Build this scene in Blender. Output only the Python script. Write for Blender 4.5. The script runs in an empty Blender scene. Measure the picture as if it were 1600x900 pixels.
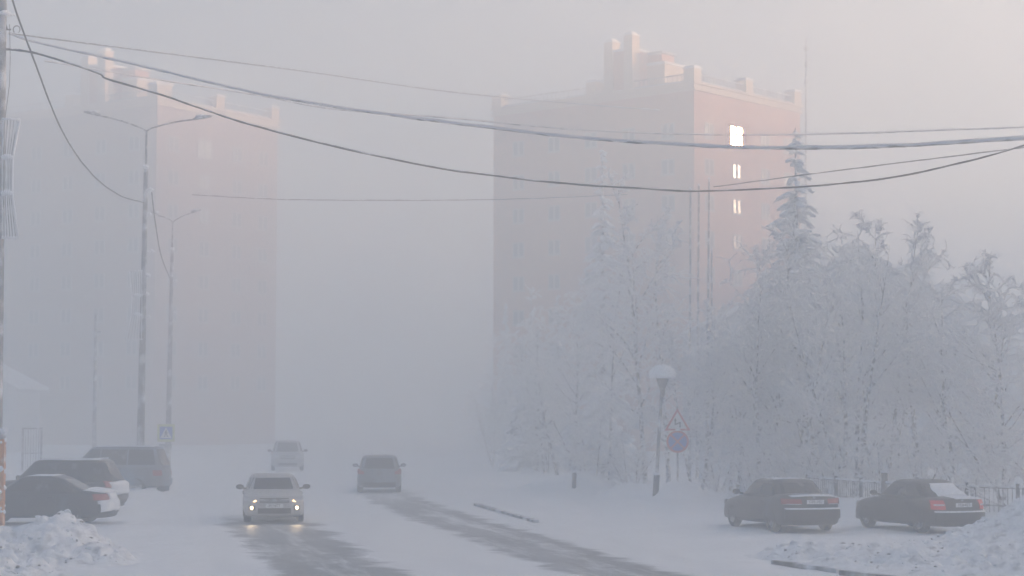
import bpy, bmesh, math, random
import numpy as np
from mathutils import Vector, Matrix, noise
R = math.radians
S = bpy.context.scene
C = S.collection
rng = np.random.default_rng(11)
random.seed(11)

# ------------------------------------------------------------------ camera
F = 3000.0                      # focal length in pixels of the 1600 px wide photograph
PITCH = math.atan(197 / F)
CAMZ = 3.3
cam = bpy.data.cameras.new('camera'); cam_o = bpy.data.objects.new('camera', cam); C.objects.link(cam_o)
cam.lens = 36 * F / 1600; cam.clip_end = 6000
cam_o.location = (0, 0, CAMZ); cam_o.rotation_euler = (R(90) + PITCH, 0, 0)
S.camera = cam_o

def ray(px, py):
    u, v = (px - 800) / F, (450 - py) / F
    return Vector((u, math.cos(PITCH) - v * math.sin(PITCH), math.sin(PITCH) + v * math.cos(PITCH)))
def P(px, py, d):               # where a pixel of the photograph lies at distance d
    r = ray(px, py); r *= d / r.y
    return Vector((r.x, r.y, r.z + CAMZ))
def G(px, py):                  # the same on the ground
    r = ray(px, py); r *= -CAMZ / r.z
    return Vector((r.x, r.y, 0))

# ------------------------------------------------------------------ materials
def mat(name, col, rough=.7, metal=0., var=.0, scale=3., bump=0., bscale=8., spec=.5, emit=None, estr=0., mixcol=None, mixamt=.5, mixscale=4., detail=6, up=0.):
    m = bpy.data.materials.new(name); m.use_nodes = True
    nt = m.node_tree; b = nt.nodes['Principled BSDF']
    b.inputs['Roughness'].default_value = rough; b.inputs['Metallic'].default_value = metal
    b.inputs['Specular IOR Level'].default_value = spec
    c4 = (*col, 1); b.inputs['Base Color'].default_value = c4
    tc = nt.nodes.new('ShaderNodeTexCoord'); src = None
    if var > 0:
        n = nt.nodes.new('ShaderNodeTexNoise'); n.inputs['Scale'].default_value = scale; n.inputs['Detail'].default_value = detail
        nt.links.new(tc.outputs['Object'], n.inputs['Vector'])
        r = nt.nodes.new('ShaderNodeValToRGB'); r.color_ramp.elements[0].position = .3; r.color_ramp.elements[1].position = .7
        r.color_ramp.elements[0].color = (*[c * (1 - var) for c in col], 1); r.color_ramp.elements[1].color = (*[min(.95, c * (1 + var)) for c in col], 1)
        nt.links.new(n.outputs['Fac'], r.inputs['Fac']); src = r.outputs['Color']
    if mixcol is not None:      # frost, snow or dirt in patches of its own (and on faces that look up)
        n2 = nt.nodes.new('ShaderNodeTexNoise'); n2.inputs['Scale'].default_value = mixscale; n2.inputs['Detail'].default_value = 8
        nt.links.new(tc.outputs['Object'], n2.inputs['Vector'])
        mr = nt.nodes.new('ShaderNodeMapRange'); mr.inputs['From Min'].default_value = 1 - mixamt - .12; mr.inputs['From Max'].default_value = 1 - mixamt + .12
        fac = n2.outputs['Fac']
        if up:
            g = nt.nodes.new('ShaderNodeNewGeometry'); sx = nt.nodes.new('ShaderNodeSeparateXYZ'); nt.links.new(g.outputs['Normal'], sx.inputs[0])
            mm = nt.nodes.new('ShaderNodeMath'); mm.operation = 'MULTIPLY_ADD'; nt.links.new(sx.outputs['Z'], mm.inputs[0]); mm.inputs[1].default_value = up
            nt.links.new(fac, mm.inputs[2]); fac = mm.outputs[0]
        nt.links.new(fac, mr.inputs['Value'])
        mx = nt.nodes.new('ShaderNodeMix'); mx.data_type = 'RGBA'
        mx.inputs['A'].default_value = c4
        if src: nt.links.new(src, mx.inputs['A'])
        mx.inputs['B'].default_value = (*mixcol, 1); nt.links.new(mr.outputs[0], mx.inputs['Factor']); src = mx.outputs['Result']
    if src: nt.links.new(src, b.inputs['Base Color'])
    if bump > 0:
        n3 = nt.nodes.new('ShaderNodeTexNoise'); n3.inputs['Scale'].default_value = bscale; n3.inputs['Detail'].default_value = 8
        nt.links.new(tc.outputs['Object'], n3.inputs['Vector'])
        bp = nt.nodes.new('ShaderNodeBump'); bp.inputs['Strength'].default_value = bump; bp.inputs['Distance'].default_value = .05
        nt.links.new(n3.outputs['Fac'], bp.inputs['Height']); nt.links.new(bp.outputs[0], b.inputs['Normal'])
    if emit:
        b.inputs['Emission Color'].default_value = (*emit, 1); b.inputs['Emission Strength'].default_value = estr
    return m

WHITE = (.84, .86, .88)
M = {}
M['snow'] = mat('snow', WHITE, .75, var=.05, scale=.6, bump=.35, bscale=3.5)
M['grit'] = mat('frozen_grit', (.22, .22, .23), .9, var=.3, scale=5)
M['snow_clean'] = mat('fresh_snow', (.84, .86, .88), .7, bump=.3, bscale=9)
M['snow_pile'] = mat('ploughed_snow', (.84, .86, .88), .8, var=.08, scale=2.2, bump=.5, bscale=9, mixcol=(.34, .36, .38), mixamt=.34, mixscale=3.2)
M['frost'] = mat('hoarfrost', (.84, .86, .88), .8)
def translucent(m, amt):
    nt = m.node_tree; b = nt.nodes['Principled BSDF']; t = nt.nodes.new('ShaderNodeBsdfTranslucent'); t.inputs[0].default_value = (.94, .95, .96, 1); x = nt.nodes.new('ShaderNodeMixShader'); x.inputs[0].default_value = amt
    nt.links.new(b.outputs[0], x.inputs[1]); nt.links.new(t.outputs[0], x.inputs[2]); nt.links.new(x.outputs[0], nt.nodes['Material Output'].inputs['Surface'])
M['rime'] = mat('rime_on_twigs', (.955, .96, .965), .8); translucent(M['rime'], .55)
M['bark'] = mat('frosted_bark', (.085, .075, .07), .9, var=.3, scale=6, mixcol=(.84, .86, .88), mixamt=.52, mixscale=7)
M['needle'] = mat('frosted_needles', (.26, .29, .28), .8, mixcol=(.85, .87, .88), mixamt=.62, mixscale=5)
M['brick'] = mat('brick', (.58, .24, .115), .9, var=.12, scale=1.5)  # orange deepened so the sun's bloom on the face sits in the colour
M['cream'] = mat('cream_plaster', (.68, .51, .35), .85, var=.05, scale=2)  # warmed too, with the same sunlit bloom put into the plaster tone
M['steel'] = mat('frosted_steel', (.22, .22, .23), .55, .3, mixcol=(.8, .82, .84), mixamt=.43, mixscale=3)
M['pole'] = mat('frosted_concrete', (.26, .26, .26), .85, var=.12, scale=3, mixcol=(.78, .8, .82), mixamt=.42, mixscale=2.2, bump=.2)
M['darkpole'] = mat('dark_steel', (.07, .07, .08), .5, .3, mixcol=(.7, .72, .74), mixamt=.33, mixscale=5)
M['wire'] = mat('cable_rubber', (.055, .05, .05), .7, mixcol=(.75, .77, .79), mixamt=.34, mixscale=1.6, up=.16)
M['frostwire'] = mat('rime_coated_cable', (.12, .115, .115), .8, mixcol=(.76, .75, .74), mixamt=.72, mixscale=2.5, up=.22)
M['asphalt'] = mat('asphalt', (.10, .105, .11), .6, var=.2, scale=4)
M['kerb'] = mat('kerb_concrete', (.10, .10, .10), .9, var=.3, scale=4, mixcol=(.75, .77, .8), mixamt=.46, mixscale=1.3, up=.1)
M['pane0'] = mat('sun_glare_pane', (.80, .62, .40), .10, 1.0)  # gold metal in place of glass, to make the sun's glare stronger
M['dull_pane'] = mat('dull_pane', (.04, .04, .045), .3, spec=.12)
for k_, r_ in ((1, .24), (2, .27), (3, .32)): M['pane%d' % k_] = mat('glinting_pane', (.07, .06, .05), r_)
M['curtain'] = mat('painted_glow_pane', (.62, .58, .52), .6)  # pale pane colour stands in for a faint sun glow in the window
M['house_pane'] = mat('house_pane', (.03, .035, .04), .1)
M['winframe'] = mat('window_frame', (.45, .40, .36), .6)
M['plaster'] = mat('grey_plaster', (.55, .56, .58), .9, var=.15, scale=1.2)
M['car_glass'] = mat('car_glass', (.018, .02, .024), .08, mixcol=(.35, .36, .38), mixamt=.28, mixscale=2.2)
M['rubber'] = mat('tyre_rubber', (.02, .02, .021), .85, mixcol=(.35, .36, .37), mixamt=.32, mixscale=9)
M['alloy'] = mat('alloy', (.35, .36, .37), .4, .7, mixcol=(.6, .62, .64), mixamt=.35, mixscale=8)
M['trim'] = mat('black_trim', (.02, .02, .022), .5)
M['chrome'] = mat('chrome', (.6, .62, .64), .25, .9)
M['red_lens'] = mat('red_lens', (.30, .02, .025), .25)
M['red_lit'] = mat('red_lens_lit', (.45, .03, .03), .25, emit=(1, .06, .05), estr=.04)
M['clear_lens'] = mat('clear_lens', (.55, .56, .57), .15)
M['plate'] = mat('plate_white', (.72, .73, .74), .5, mixcol=(.5, .5, .5), mixamt=.35, mixscale=12)
M['ink'] = mat('plate_ink', (.03, .03, .035), .6)
M['lamp_on'] = mat('fog_lamp_lit', (1, .9, .75), .3, emit=(1, .66, .36), estr=3.2)
M['drl_on'] = mat('headlamp_lit', (1, .9, .75), .3, emit=(1, .62, .28), estr=1.2)
M['sign_white'] = mat('sign_white', (.72, .70, .70), .5)
M['sign_red'] = mat('sign_red', (.45, .04, .05), .5, mixcol=(.7, .7, .72), mixamt=.3, mixscale=9)
M['sign_blue'] = mat('sign_blue', (.03, .11, .42), .5, mixcol=(.6, .65, .72), mixamt=.25, mixscale=7)
M['sign_yellow'] = mat('sign_yellow_green', (.52, .56, .26), .5)
M['sign_black'] = mat('sign_black', (.02, .02, .02), .5)
M['fog_faded_metal'] = mat('fog_faded_metal', (.24, .25, .27), .5, .3, mixcol=(.75, .77, .8), mixamt=.42, mixscale=4)  # lighter base holds the fog's fading; the patches are frost
M['orange'] = mat('orange_paint', (.55, .24, .09), .8, var=.15, scale=5, mixcol=(.8, .8, .8), mixamt=.37, mixscale=4)
def paint(name, col, film=.30, rough=.3): return mat(name, col, rough, .25, mixcol=tuple(min(.6, c * .6 + q) for c, q in zip(col, (.10, .145, .20))), mixamt=film, mixscale=1.6, var=.1, scale=4)
M['black_paint'] = paint('black_paint', (.012, .015, .022), .22)
M['navy_paint'] = paint('navy_paint', (.014, .022, .034), .24)
M['silver_paint'] = paint('silver_paint', (.42, .42, .42), .3, .35)
M['graphite_paint'] = paint('graphite_paint', (.024, .03, .038), .24)
M['green_paint'] = paint('dark_green_paint', (.010, .018, .022), .17)
M['fog_pale_paint'] = paint('fog_pale_paint', (.14, .15, .165), .45)  # paler than the dark cars it covers; fog fading put into the colour

# ------------------------------------------------------------------ mesh helpers
class MB:
    def __init__(s): s.v = []; s.f = []; s.mi = []
    def add(s, verts, faces, mi=0):
        o = len(s.v); s.v += [tuple(v) for v in verts]; s.f += [tuple(i + o for i in f) for f in faces]; s.mi += [mi] * len(faces)
    def box(s, a, b, mi=0, tf=None):
        v = [Vector((x, y, z)) for x in (a[0], b[0]) for y in (a[1], b[1]) for z in (a[2], b[2])]
        if tf: v = [tf @ p for p in v]
        s.add(v, [(0, 1, 3, 2), (4, 6, 7, 5), (0, 4, 5, 1), (2, 3, 7, 6), (0, 2, 6, 4), (1, 5, 7, 3)], mi)
    def tube(s, pts, rad, n=8, mi=0, cap=True):
        pts = [Vector(p) for p in pts]; m = len(pts)
        rad = [rad] * m if isinstance(rad, (int, float)) else rad
        vs = []; up = None
        for i, p in enumerate(pts):
            t = (pts[min(i + 1, m - 1)] - pts[max(i - 1, 0)]).normalized()
            if up is None: up = Vector((0, 0, 1)) if abs(t.z) < .9 else Vector((1, 0, 0))
            a = t.cross(up).normalized(); b = a.cross(t).normalized(); up = b
            for k in range(n):
                w = 2 * math.pi * k / n; vs.append(p + (a * math.cos(w) + b * math.sin(w)) * rad[i])
        fs = [(i * n + k, i * n + (k + 1) % n, (i + 1) * n + (k + 1) % n, (i + 1) * n + k) for i in range(m - 1) for k in range(n)]
        if cap: fs += [tuple(range(n))[::-1], tuple((m - 1) * n + k for k in range(n))]
        s.add(vs, fs, mi)
    def lathe(s, prof, n=20, mi=0, tf=None):      # prof: (radius, z)
        vs = [Vector((r * math.cos(2 * math.pi * k / n), r * math.sin(2 * math.pi * k / n), z)) for r, z in prof for k in range(n)]
        if tf: vs = [tf @ v for v in vs]
        m = len(prof)
        fs = [(i * n + k, i * n + (k + 1) % n, (i + 1) * n + (k + 1) % n, (i + 1) * n + k) for i in range(m - 1) for k in range(n)]
        fs += [tuple(range(n))[::-1], tuple((m - 1) * n + k for k in range(n))]
        s.add(vs, fs, mi)
    def prism(s, poly, y0, y1, mi=0):              # polygon in (x,z) extruded along y
        n = len(poly); vs = [(x, y0, z) for x, z in poly] + [(x, y1, z) for x, z in poly]
        s.add(vs, [tuple(range(n)), tuple(range(2 * n - 1, n - 1, -1))] + [(i, i + n, (i + 1) % n + n, (i + 1) % n) for i in range(n)], mi)
    def sheet(s, fo, fi, nu, nv, mi=0):            # a closed shell between an outer and an inner surface
        N = (nu + 1) * (nv + 1)
        vo = [fo(i / nu, j / nv) for j in range(nv + 1) for i in range(nu + 1)]
        vi = [fi(i / nu, j / nv) for j in range(nv + 1) for i in range(nu + 1)]
        w = nu + 1; fs = []
        for j in range(nv):
            for i in range(nu):
                a = j * w + i; fs += [(a, a + 1, a + 1 + w, a + w), (N + a + w, N + a + 1 + w, N + a + 1, N + a)]
        edge = [i for i in range(nu)] + [j * w + nu for j in range(nv)] + [nv * w + i for i in range(nu, 0, -1)] + [j * w for j in range(nv, 0, -1)]
        for k in range(len(edge)):
            a, b = edge[k], edge[(k + 1) % len(edge)]; fs.append((b, a, a + N, b + N))
        s.add(vo + vi, fs, mi)
    def build(s, name, m, parent=None, smooth=False, autosmooth=None):
        me = bpy.data.meshes.new(name); me.from_pydata(s.v, [], s.f)
        for mm in (m if isinstance(m, (list, tuple)) else [m]): me.materials.append(mm)
        me.polygons.foreach_set('material_index', s.mi)
        if smooth: me.polygons.foreach_set('use_smooth', [True] * len(me.polygons))
        bm = bmesh.new(); bm.from_mesh(me); bmesh.ops.recalc_face_normals(bm, faces=bm.faces); bm.to_mesh(me); bm.free()
        if autosmooth: me.set_sharp_from_angle(angle=R(autosmooth))
        o = bpy.data.objects.new(name, me); C.objects.link(o)
        if parent: o.parent = parent
        return o

def tag(o, label, cat, group=None, kind=None):
    o['label'] = label; o['category'] = cat
    if group: o['group'] = group
    if kind: o['kind'] = kind
    return o
def structure(o, kind='structure'): o['kind'] = kind; return o
def thing(name, label, cat, loc=(0, 0, 0), rz=0., group=None):
    o = bpy.data.objects.new(name, None); C.objects.link(o); o.location = loc; o.rotation_euler.z = rz; o.empty_display_size = .5
    return tag(o, label, cat, group)
KIDS = {}
def kids(o): return [c for c in bpy.data.objects if c.parent is o]
def copy_tree(o, parent=None):
    c = o.copy(); C.objects.link(c)
    if parent: c.parent = parent
    for ch in kids(o): copy_tree(ch, c)
    return c
def evaluated(o):
    bpy.context.view_layer.update()
    me = bpy.data.meshes.new_from_object(o.evaluated_get(bpy.context.evaluated_depsgraph_get()))
    return me
def text_mb(body, size, tf, mb):
    cu = bpy.data.curves.new('txt', 'FONT'); cu.body = body; cu.size = size; cu.align_x = 'CENTER'; cu.align_y = 'CENTER'; cu.extrude = .002; cu.resolution_u = 2
    o = bpy.data.objects.new('txt', cu); C.objects.link(o); me = evaluated(o)
    mb.add([tf @ v.co for v in me.vertices], [tuple(p.vertices) for p in me.polygons])
    bpy.data.objects.remove(o); bpy.data.curves.remove(cu); bpy.data.meshes.remove(me)
def fbm(x, y, z=0., o=5): return noise.fractal(Vector((x, y, z)), 1.0, 2.1, o)

# ------------------------------------------------------------------ ground and road
CL = [(20, 5.2), (30, 1.9), (39, -.4), (49, -2.35), (59, -4.5), (72, -6.9), (90, -9.2), (120, -12.6), (200, -22), (420, -48)]
CLY = np.array([c[0] for c in CL]); CLX = np.array([c[1] for c in CL])
def road_x(y):                   # smooth centre line
    ys = np.linspace(-4, 4, 9); return float(np.mean(np.interp(y + ys, CLY, CLX)))

def axis(lo, hi, f0, f1, step, grow=1.25):
    a = list(np.arange(f0, f1, step)); d = step; x = a[-1]
    while x < hi: d *= grow; x += d; a.append(x)
    d = step; x = f0
    while x > lo: d *= grow; x -= d; a.insert(0, x)
    return np.array(a)
gx = axis(-640, 640, -26, 24, .35); gy = axis(-200, 840, 30, 100, .5)
def ground_z(x, y):
    e = abs(x - road_x(y)) if y > 15 else 3
    k = min(1, max(0, (e - 5.2) / 3))
    near = 1 if (-30 < x < 60 and y < 140) else .0
    return k * near * (.05 * fbm(x * .35, y * .35) + .03 * fbm(x * 1.3, y * 1.1)) - .004
nx, ny = len(gx), len(gy)
gv = [(x, y, ground_z(x, y)) for y in gy for x in gx]
gf = [(j * nx + i, j * nx + i + 1, (j + 1) * nx + i + 1, (j + 1) * nx + i) for j in range(ny - 1) for i in range(nx - 1)]
mb = MB(); mb.add(gv, gf); structure(mb.build('ground', M['snow'], smooth=True))

# hill out of view, added to keep the low sun off the street
mb = MB(); hx = np.linspace(70, 175, 22); hy = np.linspace(-150, 420, 60)
BLOCKER_H = 28.0
def blocker_z(x, y):
    t = min(1, (x - 70) / 40); s = t * t * (3 - 2 * t)
    back = max(0, 1 - max(0, x - 125) / 50)
    ends = min(1, max(0, (y + 150) / 60)) * min(1, max(0, (420 - y) / 80))
    return (BLOCKER_H * s * back + 2.0 * s * fbm(x * .03, y * .03)) * ends - .1
mb.add([(x, y, blocker_z(x, y)) for y in hy for x in hx], [(j * 22 + i, j * 22 + i + 1, (j + 1) * 22 + i + 1, (j + 1) * 22 + i) for j in range(59) for i in range(21)])
structure(mb.build('hill', M['snow'], smooth=True))

# road: packed snow with two bared lanes, a UV layer holds metres across and along
ry = np.concatenate([np.arange(16, 110, .6), np.arange(110, 400, 4)])
us = np.linspace(-5.4, 5.4, 9)
me = bpy.data.meshes.new('road')
rv = []; ruv = []
along = 0; px0 = None
for y in ry:
    cx = road_x(y); dx = (road_x(y + .5) - road_x(y - .5)); t = Vector((dx, 1, 0)).normalized(); nrm = Vector((t.y, -t.x, 0))
    c = Vector((cx, y, 0)); along += 0 if px0 is None else (c - px0).length; px0 = c
    for u in us: p = c + nrm * u; rv.append((p.x, p.y, .004)); ruv.append((u, along))
w = len(us)
rf = [(j * w + i, j * w + i + 1, (j + 1) * w + i + 1, (j + 1) * w + i) for j in range(len(ry) - 1) for i in range(w - 1)]
me.from_pydata(rv, [], rf); uv = me.uv_layers.new(name='UVMap')
for l in me.loops: uv.data[l.index].uv = ruv[l.vertex_index]
road = bpy.data.objects.new('road', me); C.objects.link(road); structure(road)
m = bpy.data.materials.new('road_surface'); m.use_nodes = True; nt = m.node_tree; N = nt.nodes; LK = nt.links
bs = N['Principled BSDF']
def nd(t, **k):
    n = N.new(t)
    for a, v in k.items(): setattr(n, a, v)
    return n
def math_n(op, a, b=None, c=None, clamp=False):
    n = nd('ShaderNodeMath', operation=op, use_clamp=clamp)
    for i, v in enumerate((a, b, c)):
        if v is None: continue
        if isinstance(v, (int, float)): n.inputs[i].default_value = v
        else: LK.new(v, n.inputs[i])
    return n.outputs[0]
uvn = nd('ShaderNodeUVMap'); sep = nd('ShaderNodeSeparateXYZ'); LK.new(uvn.outputs[0], sep.inputs[0])
U, V = sep.outputs[0], sep.outputs[1]
def noise_uv(sx, sy, det=5, rough=.6):
    mp = nd('ShaderNodeMapping'); mp.inputs['Scale'].default_value = (sx, sy, 1); LK.new(uvn.outputs[0], mp.inputs['Vector'])
    n = nd('ShaderNodeTexNoise'); n.inputs['Scale'].default_value = 1; n.inputs['Detail'].default_value = det; n.inputs['Roughness'].default_value = rough
    LK.new(mp.outputs[0], n.inputs['Vector']); return math_n('SUBTRACT', n.outputs['Fac'], .5)
edge = math_n('ADD', math_n('MULTIPLY', noise_uv(.5, .45), 1.9), math_n('MULTIPLY', noise_uv(.8, 2.2, 3), 1.0))
ue = math_n('ADD', U, edge)
def lane(c, half, soft):
    a = math_n('ABSOLUTE', math_n('SUBTRACT', ue, c)); return math_n('DIVIDE', math_n('SUBTRACT', half, a), soft, clamp=True)
left = math_n('MULTIPLY', lane(-3.0, 1.42, .42), math_n('DIVIDE', math_n('SUBTRACT', math_n('ADD', 49, math_n('MULTIPLY', noise_uv(.5, .5), 8)), V), 4, clamp=True))
right = math_n('MULTIPLY', lane(2.75, 1.27, .42), math_n('DIVIDE', math_n('SUBTRACT', 78, V), 22, clamp=True))
streak = math_n('MULTIPLY', math_n('SUBTRACT', math_n('ADD', noise_uv(1.7, .13, 6), math_n('MULTIPLY', noise_uv(5, .5, 5), .5)), .06), 5, clamp=True)
def crown_(c): q = math_n('SUBTRACT', ue, c); return math_n('SUBTRACT', 1.0, math_n('DIVIDE', math_n('ABSOLUTE', q), .55), clamp=True)
mid = math_n('ADD', crown_(-2.9), crown_(2.8)); wear = math_n('ADD', noise_uv(1.1, .10, 5), math_n('MULTIPLY', noise_uv(6, .35, 5), .45))
midsnow = math_n('MULTIPLY', math_n('ADD', math_n('MULTIPLY', mid, .55), math_n('SUBTRACT', math_n('MULTIPLY', wear, 2.2), .22)), 1.6, clamp=True)
bare = math_n('MULTIPLY', math_n('MAXIMUM', left, right), math_n('SUBTRACT', 1.0, math_n('MULTIPLY', midsnow, .8)))
bare = math_n('MULTIPLY', bare, math_n('SUBTRACT', 1.0, math_n('MULTIPLY', streak, .75)))
film = math_n('ADD', .80, math_n('MULTIPLY', noise_uv(.7, .25, 6), .7), clamp=True)
bare = math_n('MULTIPLY', bare, film, clamp=True)
mx = nd('ShaderNodeMix', data_type='RGBA'); mx.inputs['A'].default_value = (*WHITE, 1); mx.inputs['B'].default_value = (.105, .13, .15, 1)
LK.new(bare, mx.inputs['Factor'])
var = nd('ShaderNodeMix', data_type='RGBA', blend_type='MULTIPLY'); var.inputs['Factor'].default_value = 1
LK.new(mx.outputs['Result'], var.inputs['A'])
vv = math_n('ADD', .97, math_n('MULTIPLY', noise_uv(1.2, .2, 6), .22)); cb = nd('ShaderNodeCombineColor'); [LK.new(vv, cb.inputs[i]) for i in range(3)]
LK.new(cb.outputs[0], var.inputs['B']); LK.new(var.outputs['Result'], bs.inputs['Base Color'])
LK.new(math_n('SUBTRACT', .75, math_n('MULTIPLY', bare, .25)), bs.inputs['Roughness'])
bp = nd('ShaderNodeBump'); bp.inputs['Strength'].default_value = .4; bp.inputs['Distance'].default_value = .04
LK.new(math_n('SUBTRACT', math_n('MULTIPLY', noise_uv(3, 2.5, 6), .6), math_n('MULTIPLY', bare, .8)), bp.inputs['Height']); LK.new(bp.outputs[0], bs.inputs['Normal'])
me.materials.append(m)

def kerb(pts, name='kerb'):
    mb = MB(); pts = [Vector(p) for p in pts]
    for a, b in zip(pts[:-1], pts[1:]):
        t = (b - a).normalized(); n = Vector((t.y, -t.x, 0)) * .09
        vs = [a - n, a + n, b + n, b - n]; vs = [Vector((q.x, q.y, z)) for z in (-.05, .085) for q in vs]
        mb.add(vs, [(0, 1, 2, 3), (4, 7, 6, 5), (0, 4, 5, 1), (1, 5, 6, 2), (2, 6, 7, 3), (3, 7, 4, 0)])
    return structure(mb.build(name, M['kerb']))
kerb([G(744, 790), G(790, 803), G(838, 817)])
kerb([G(1210, 881), G(1262, 888), G(1312, 895)])
kerb([G(1316, 897), G(1370, 903), G(1450, 913), G(1560, 926)])

# ------------------------------------------------------------------ snow piles and banks
def pile(name, label, x0, x1, y0, y1, step, hf, rough, group=None, m='snow_pile', cat='snow pile', chunk=0.):
    xs = np.arange(x0, x1 + step, step); ys = np.arange(y0, y1 + step, step)
    vs = []
    for y in ys:
        for x in xs:
            h = hf(x, y)
            if h > .02:
                k = min(1, h / .22)
                h += k * rough * (fbm(x * 1.1, y * 1.1, 3) * .9 + fbm(x * 4, y * 4, 7, 4) * .42)
                if chunk: d = noise.voronoi(Vector((x * 2.6, y * 2.6, h * 2)))[0]; h += k * chunk * (min(.6, d[1] - d[0]) - .2)
            vs.append((x, y, h - .06))
    n = len(xs)
    keep = []
    for j in range(len(ys) - 1):
        for i in range(n - 1):
            q = (j * n + i, j * n + i + 1, (j + 1) * n + i + 1, (j + 1) * n + i)
            if max(vs[k][2] for k in q) > -.05: keep.append(q)
    mb = MB(); mb.add(vs, keep); sm = len(keep)
    if chunk:
        cr = random.Random(len(label)); bm = bmesh.new(); bmesh.ops.create_icosphere(bm, subdivisions=1, radius=1); iv = [v.co.copy() for v in bm.verts]; fi = [tuple(v.index for v in f.verts) for f in bm.faces]; bm.free()
        for _ in range(1500):
            i = cr.randrange(2, n - 2); j = cr.randrange(2, len(ys) - 2); p = Vector(vs[j * n + i])
            if p.z < .05: continue
            s_ = .03 + .13 * cr.random() ** 3.2; R3 = Matrix.Rotation(cr.random() * 6.28, 3, 'Z') @ Matrix.Rotation(cr.random() * 1.2, 3, 'X'); dm = (1 + cr.random() * .8, .6 + cr.random() * .5, .35 + cr.random() * .4)
            mb.add([p + R3 @ Vector((v.x * dm[0], v.y * dm[1], v.z * dm[2])) * s_ * cr.uniform(.75, 1.2) for v in iv], fi, 1 if s_ < .06 and cr.random() < .30 else 0)
    o = mb.build(name, [M[m], M['grit']], smooth=False)
    sf = np.zeros(len(o.data.polygons), bool); sf[:sm] = True; o.data.polygons.foreach_set('use_smooth', sf); return tag(o, label, cat, group)
def bumps(lst):
    def h(x, y):
        s = 0
        for cx, cy, hh, sx, sy in lst:
            q = ((x - cx) / sx) ** 2 + ((y - cy) / sy) ** 2
            if q < 9: s = max(s, hh * math.exp(-q)) if s < .01 else (s ** 3 + (hh * math.exp(-q)) ** 3) ** (1 / 3)
        return s
    return h
pile('snow_pile', 'lumpy ploughed snow heap in front of the black sedan at the left edge', -17, -8, 36, 48.5, .065,
     bumps([(-10.45, 44.6, 1.08, 1.0, 1.7), (-12.4, 44, .85, 1.6, 1.9), (-15, 43, .75, 2, 2.2), (-11.6, 40.3, .72, 1.5, 1.6), (-14, 38.5, .7, 2.2, 1.7), (-9.3, 43.3, .34, .8, 1.3)]), .20, 'heaps of ploughed snow', chunk=.24)
def rp(x, y):
    k0 = G(1210, 881); k1 = G(1450, 913)
    t = (k1 - k0).normalized(); side = (Vector((x, y, 0)) - k0).dot(Vector((-t.y, t.x, 0)) if t.x > 0 else Vector((t.y, -t.x, 0)))
    base = bumps([(13.9, 45.6, 1.95, 2.9, 2.9), (6.9, 44.3, .44, 1.2, 1.2), (8.6, 44.0, .40, 1.5, 1.5), (10.4, 44.2, .46, 1.6, 1.6), (9.2, 42.3, .42, 2.6, 1.5), (12, 42, .6, 2.6, 2.), (14.5, 41, .8, 3, 2.6), (11.5, 40, .42, 2.4, 1.4)])(x, y)
    return base * min(1, max(0, (side - .12) / .55))
pile('snow_pile', 'long ploughed snow ridge along the kerb, rising at the right edge before the dark sedan', 4.8, 18, 36.5, 51, .075, rp, .15, 'heaps of ploughed snow', chunk=.17)
def bankfn(pts, sx, sy):
    return bumps([(P(px, 700, d).x, d, h, sx * k, sy) for px, d, h, k in pts])
pile('snow_bank', 'rounded snow bank around the short dark post at the road bend', -1.5, 7, 79, 89, .16, bankfn([(865, 85, .62, 1), (905, 84.5, .85, 1), (930, 86, .5, 1)], 1.3, 1.8), .1, 'banks of shovelled snow', 'snow', 'snow bank')
pile('snow_bank', 'rounded snow bank at the foot of the globe street lamp and road signs', 3, 13.5, 70, 80, .14, bankfn([(985, 77.5, .62, 1), (1015, 76.8, .55, .7), (1050, 74.5, .75, .8), (1078, 74.8, .7, .7), (1105, 76, .35, 1)], 1.0, 1.7), .12, 'banks of shovelled snow', 'snow', 'snow bank')
pile('snow_bank', 'low snow bank under the picket fence behind the two dark sedans', 9, 24, 59, 72, .16, bankfn([(1180, 70, .28, 1), (1230, 69, .35, 1), (1290, 68, .5, 1), (1345, 66, .5, 1), (1400, 64.5, .5, 1), (1460, 63.5, .5, 1), (1530, 63, .5, 1), (1600, 62, .55, 1.2)], 1.3, 1.7), .1, 'banks of shovelled snow', 'snow', 'snow bank')
pile('snow_bank', 'snow bank at the foot of the tall double lamp post behind the parked cars', -21, -11.5, 69, 84, .16, bankfn([(225, 77, .5, 1), (255, 78.5, .38, .8), (175, 74.5, .4, 1.0)], 1.1, 2.2), .12, 'banks of shovelled snow', 'snow', 'snow bank')

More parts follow.
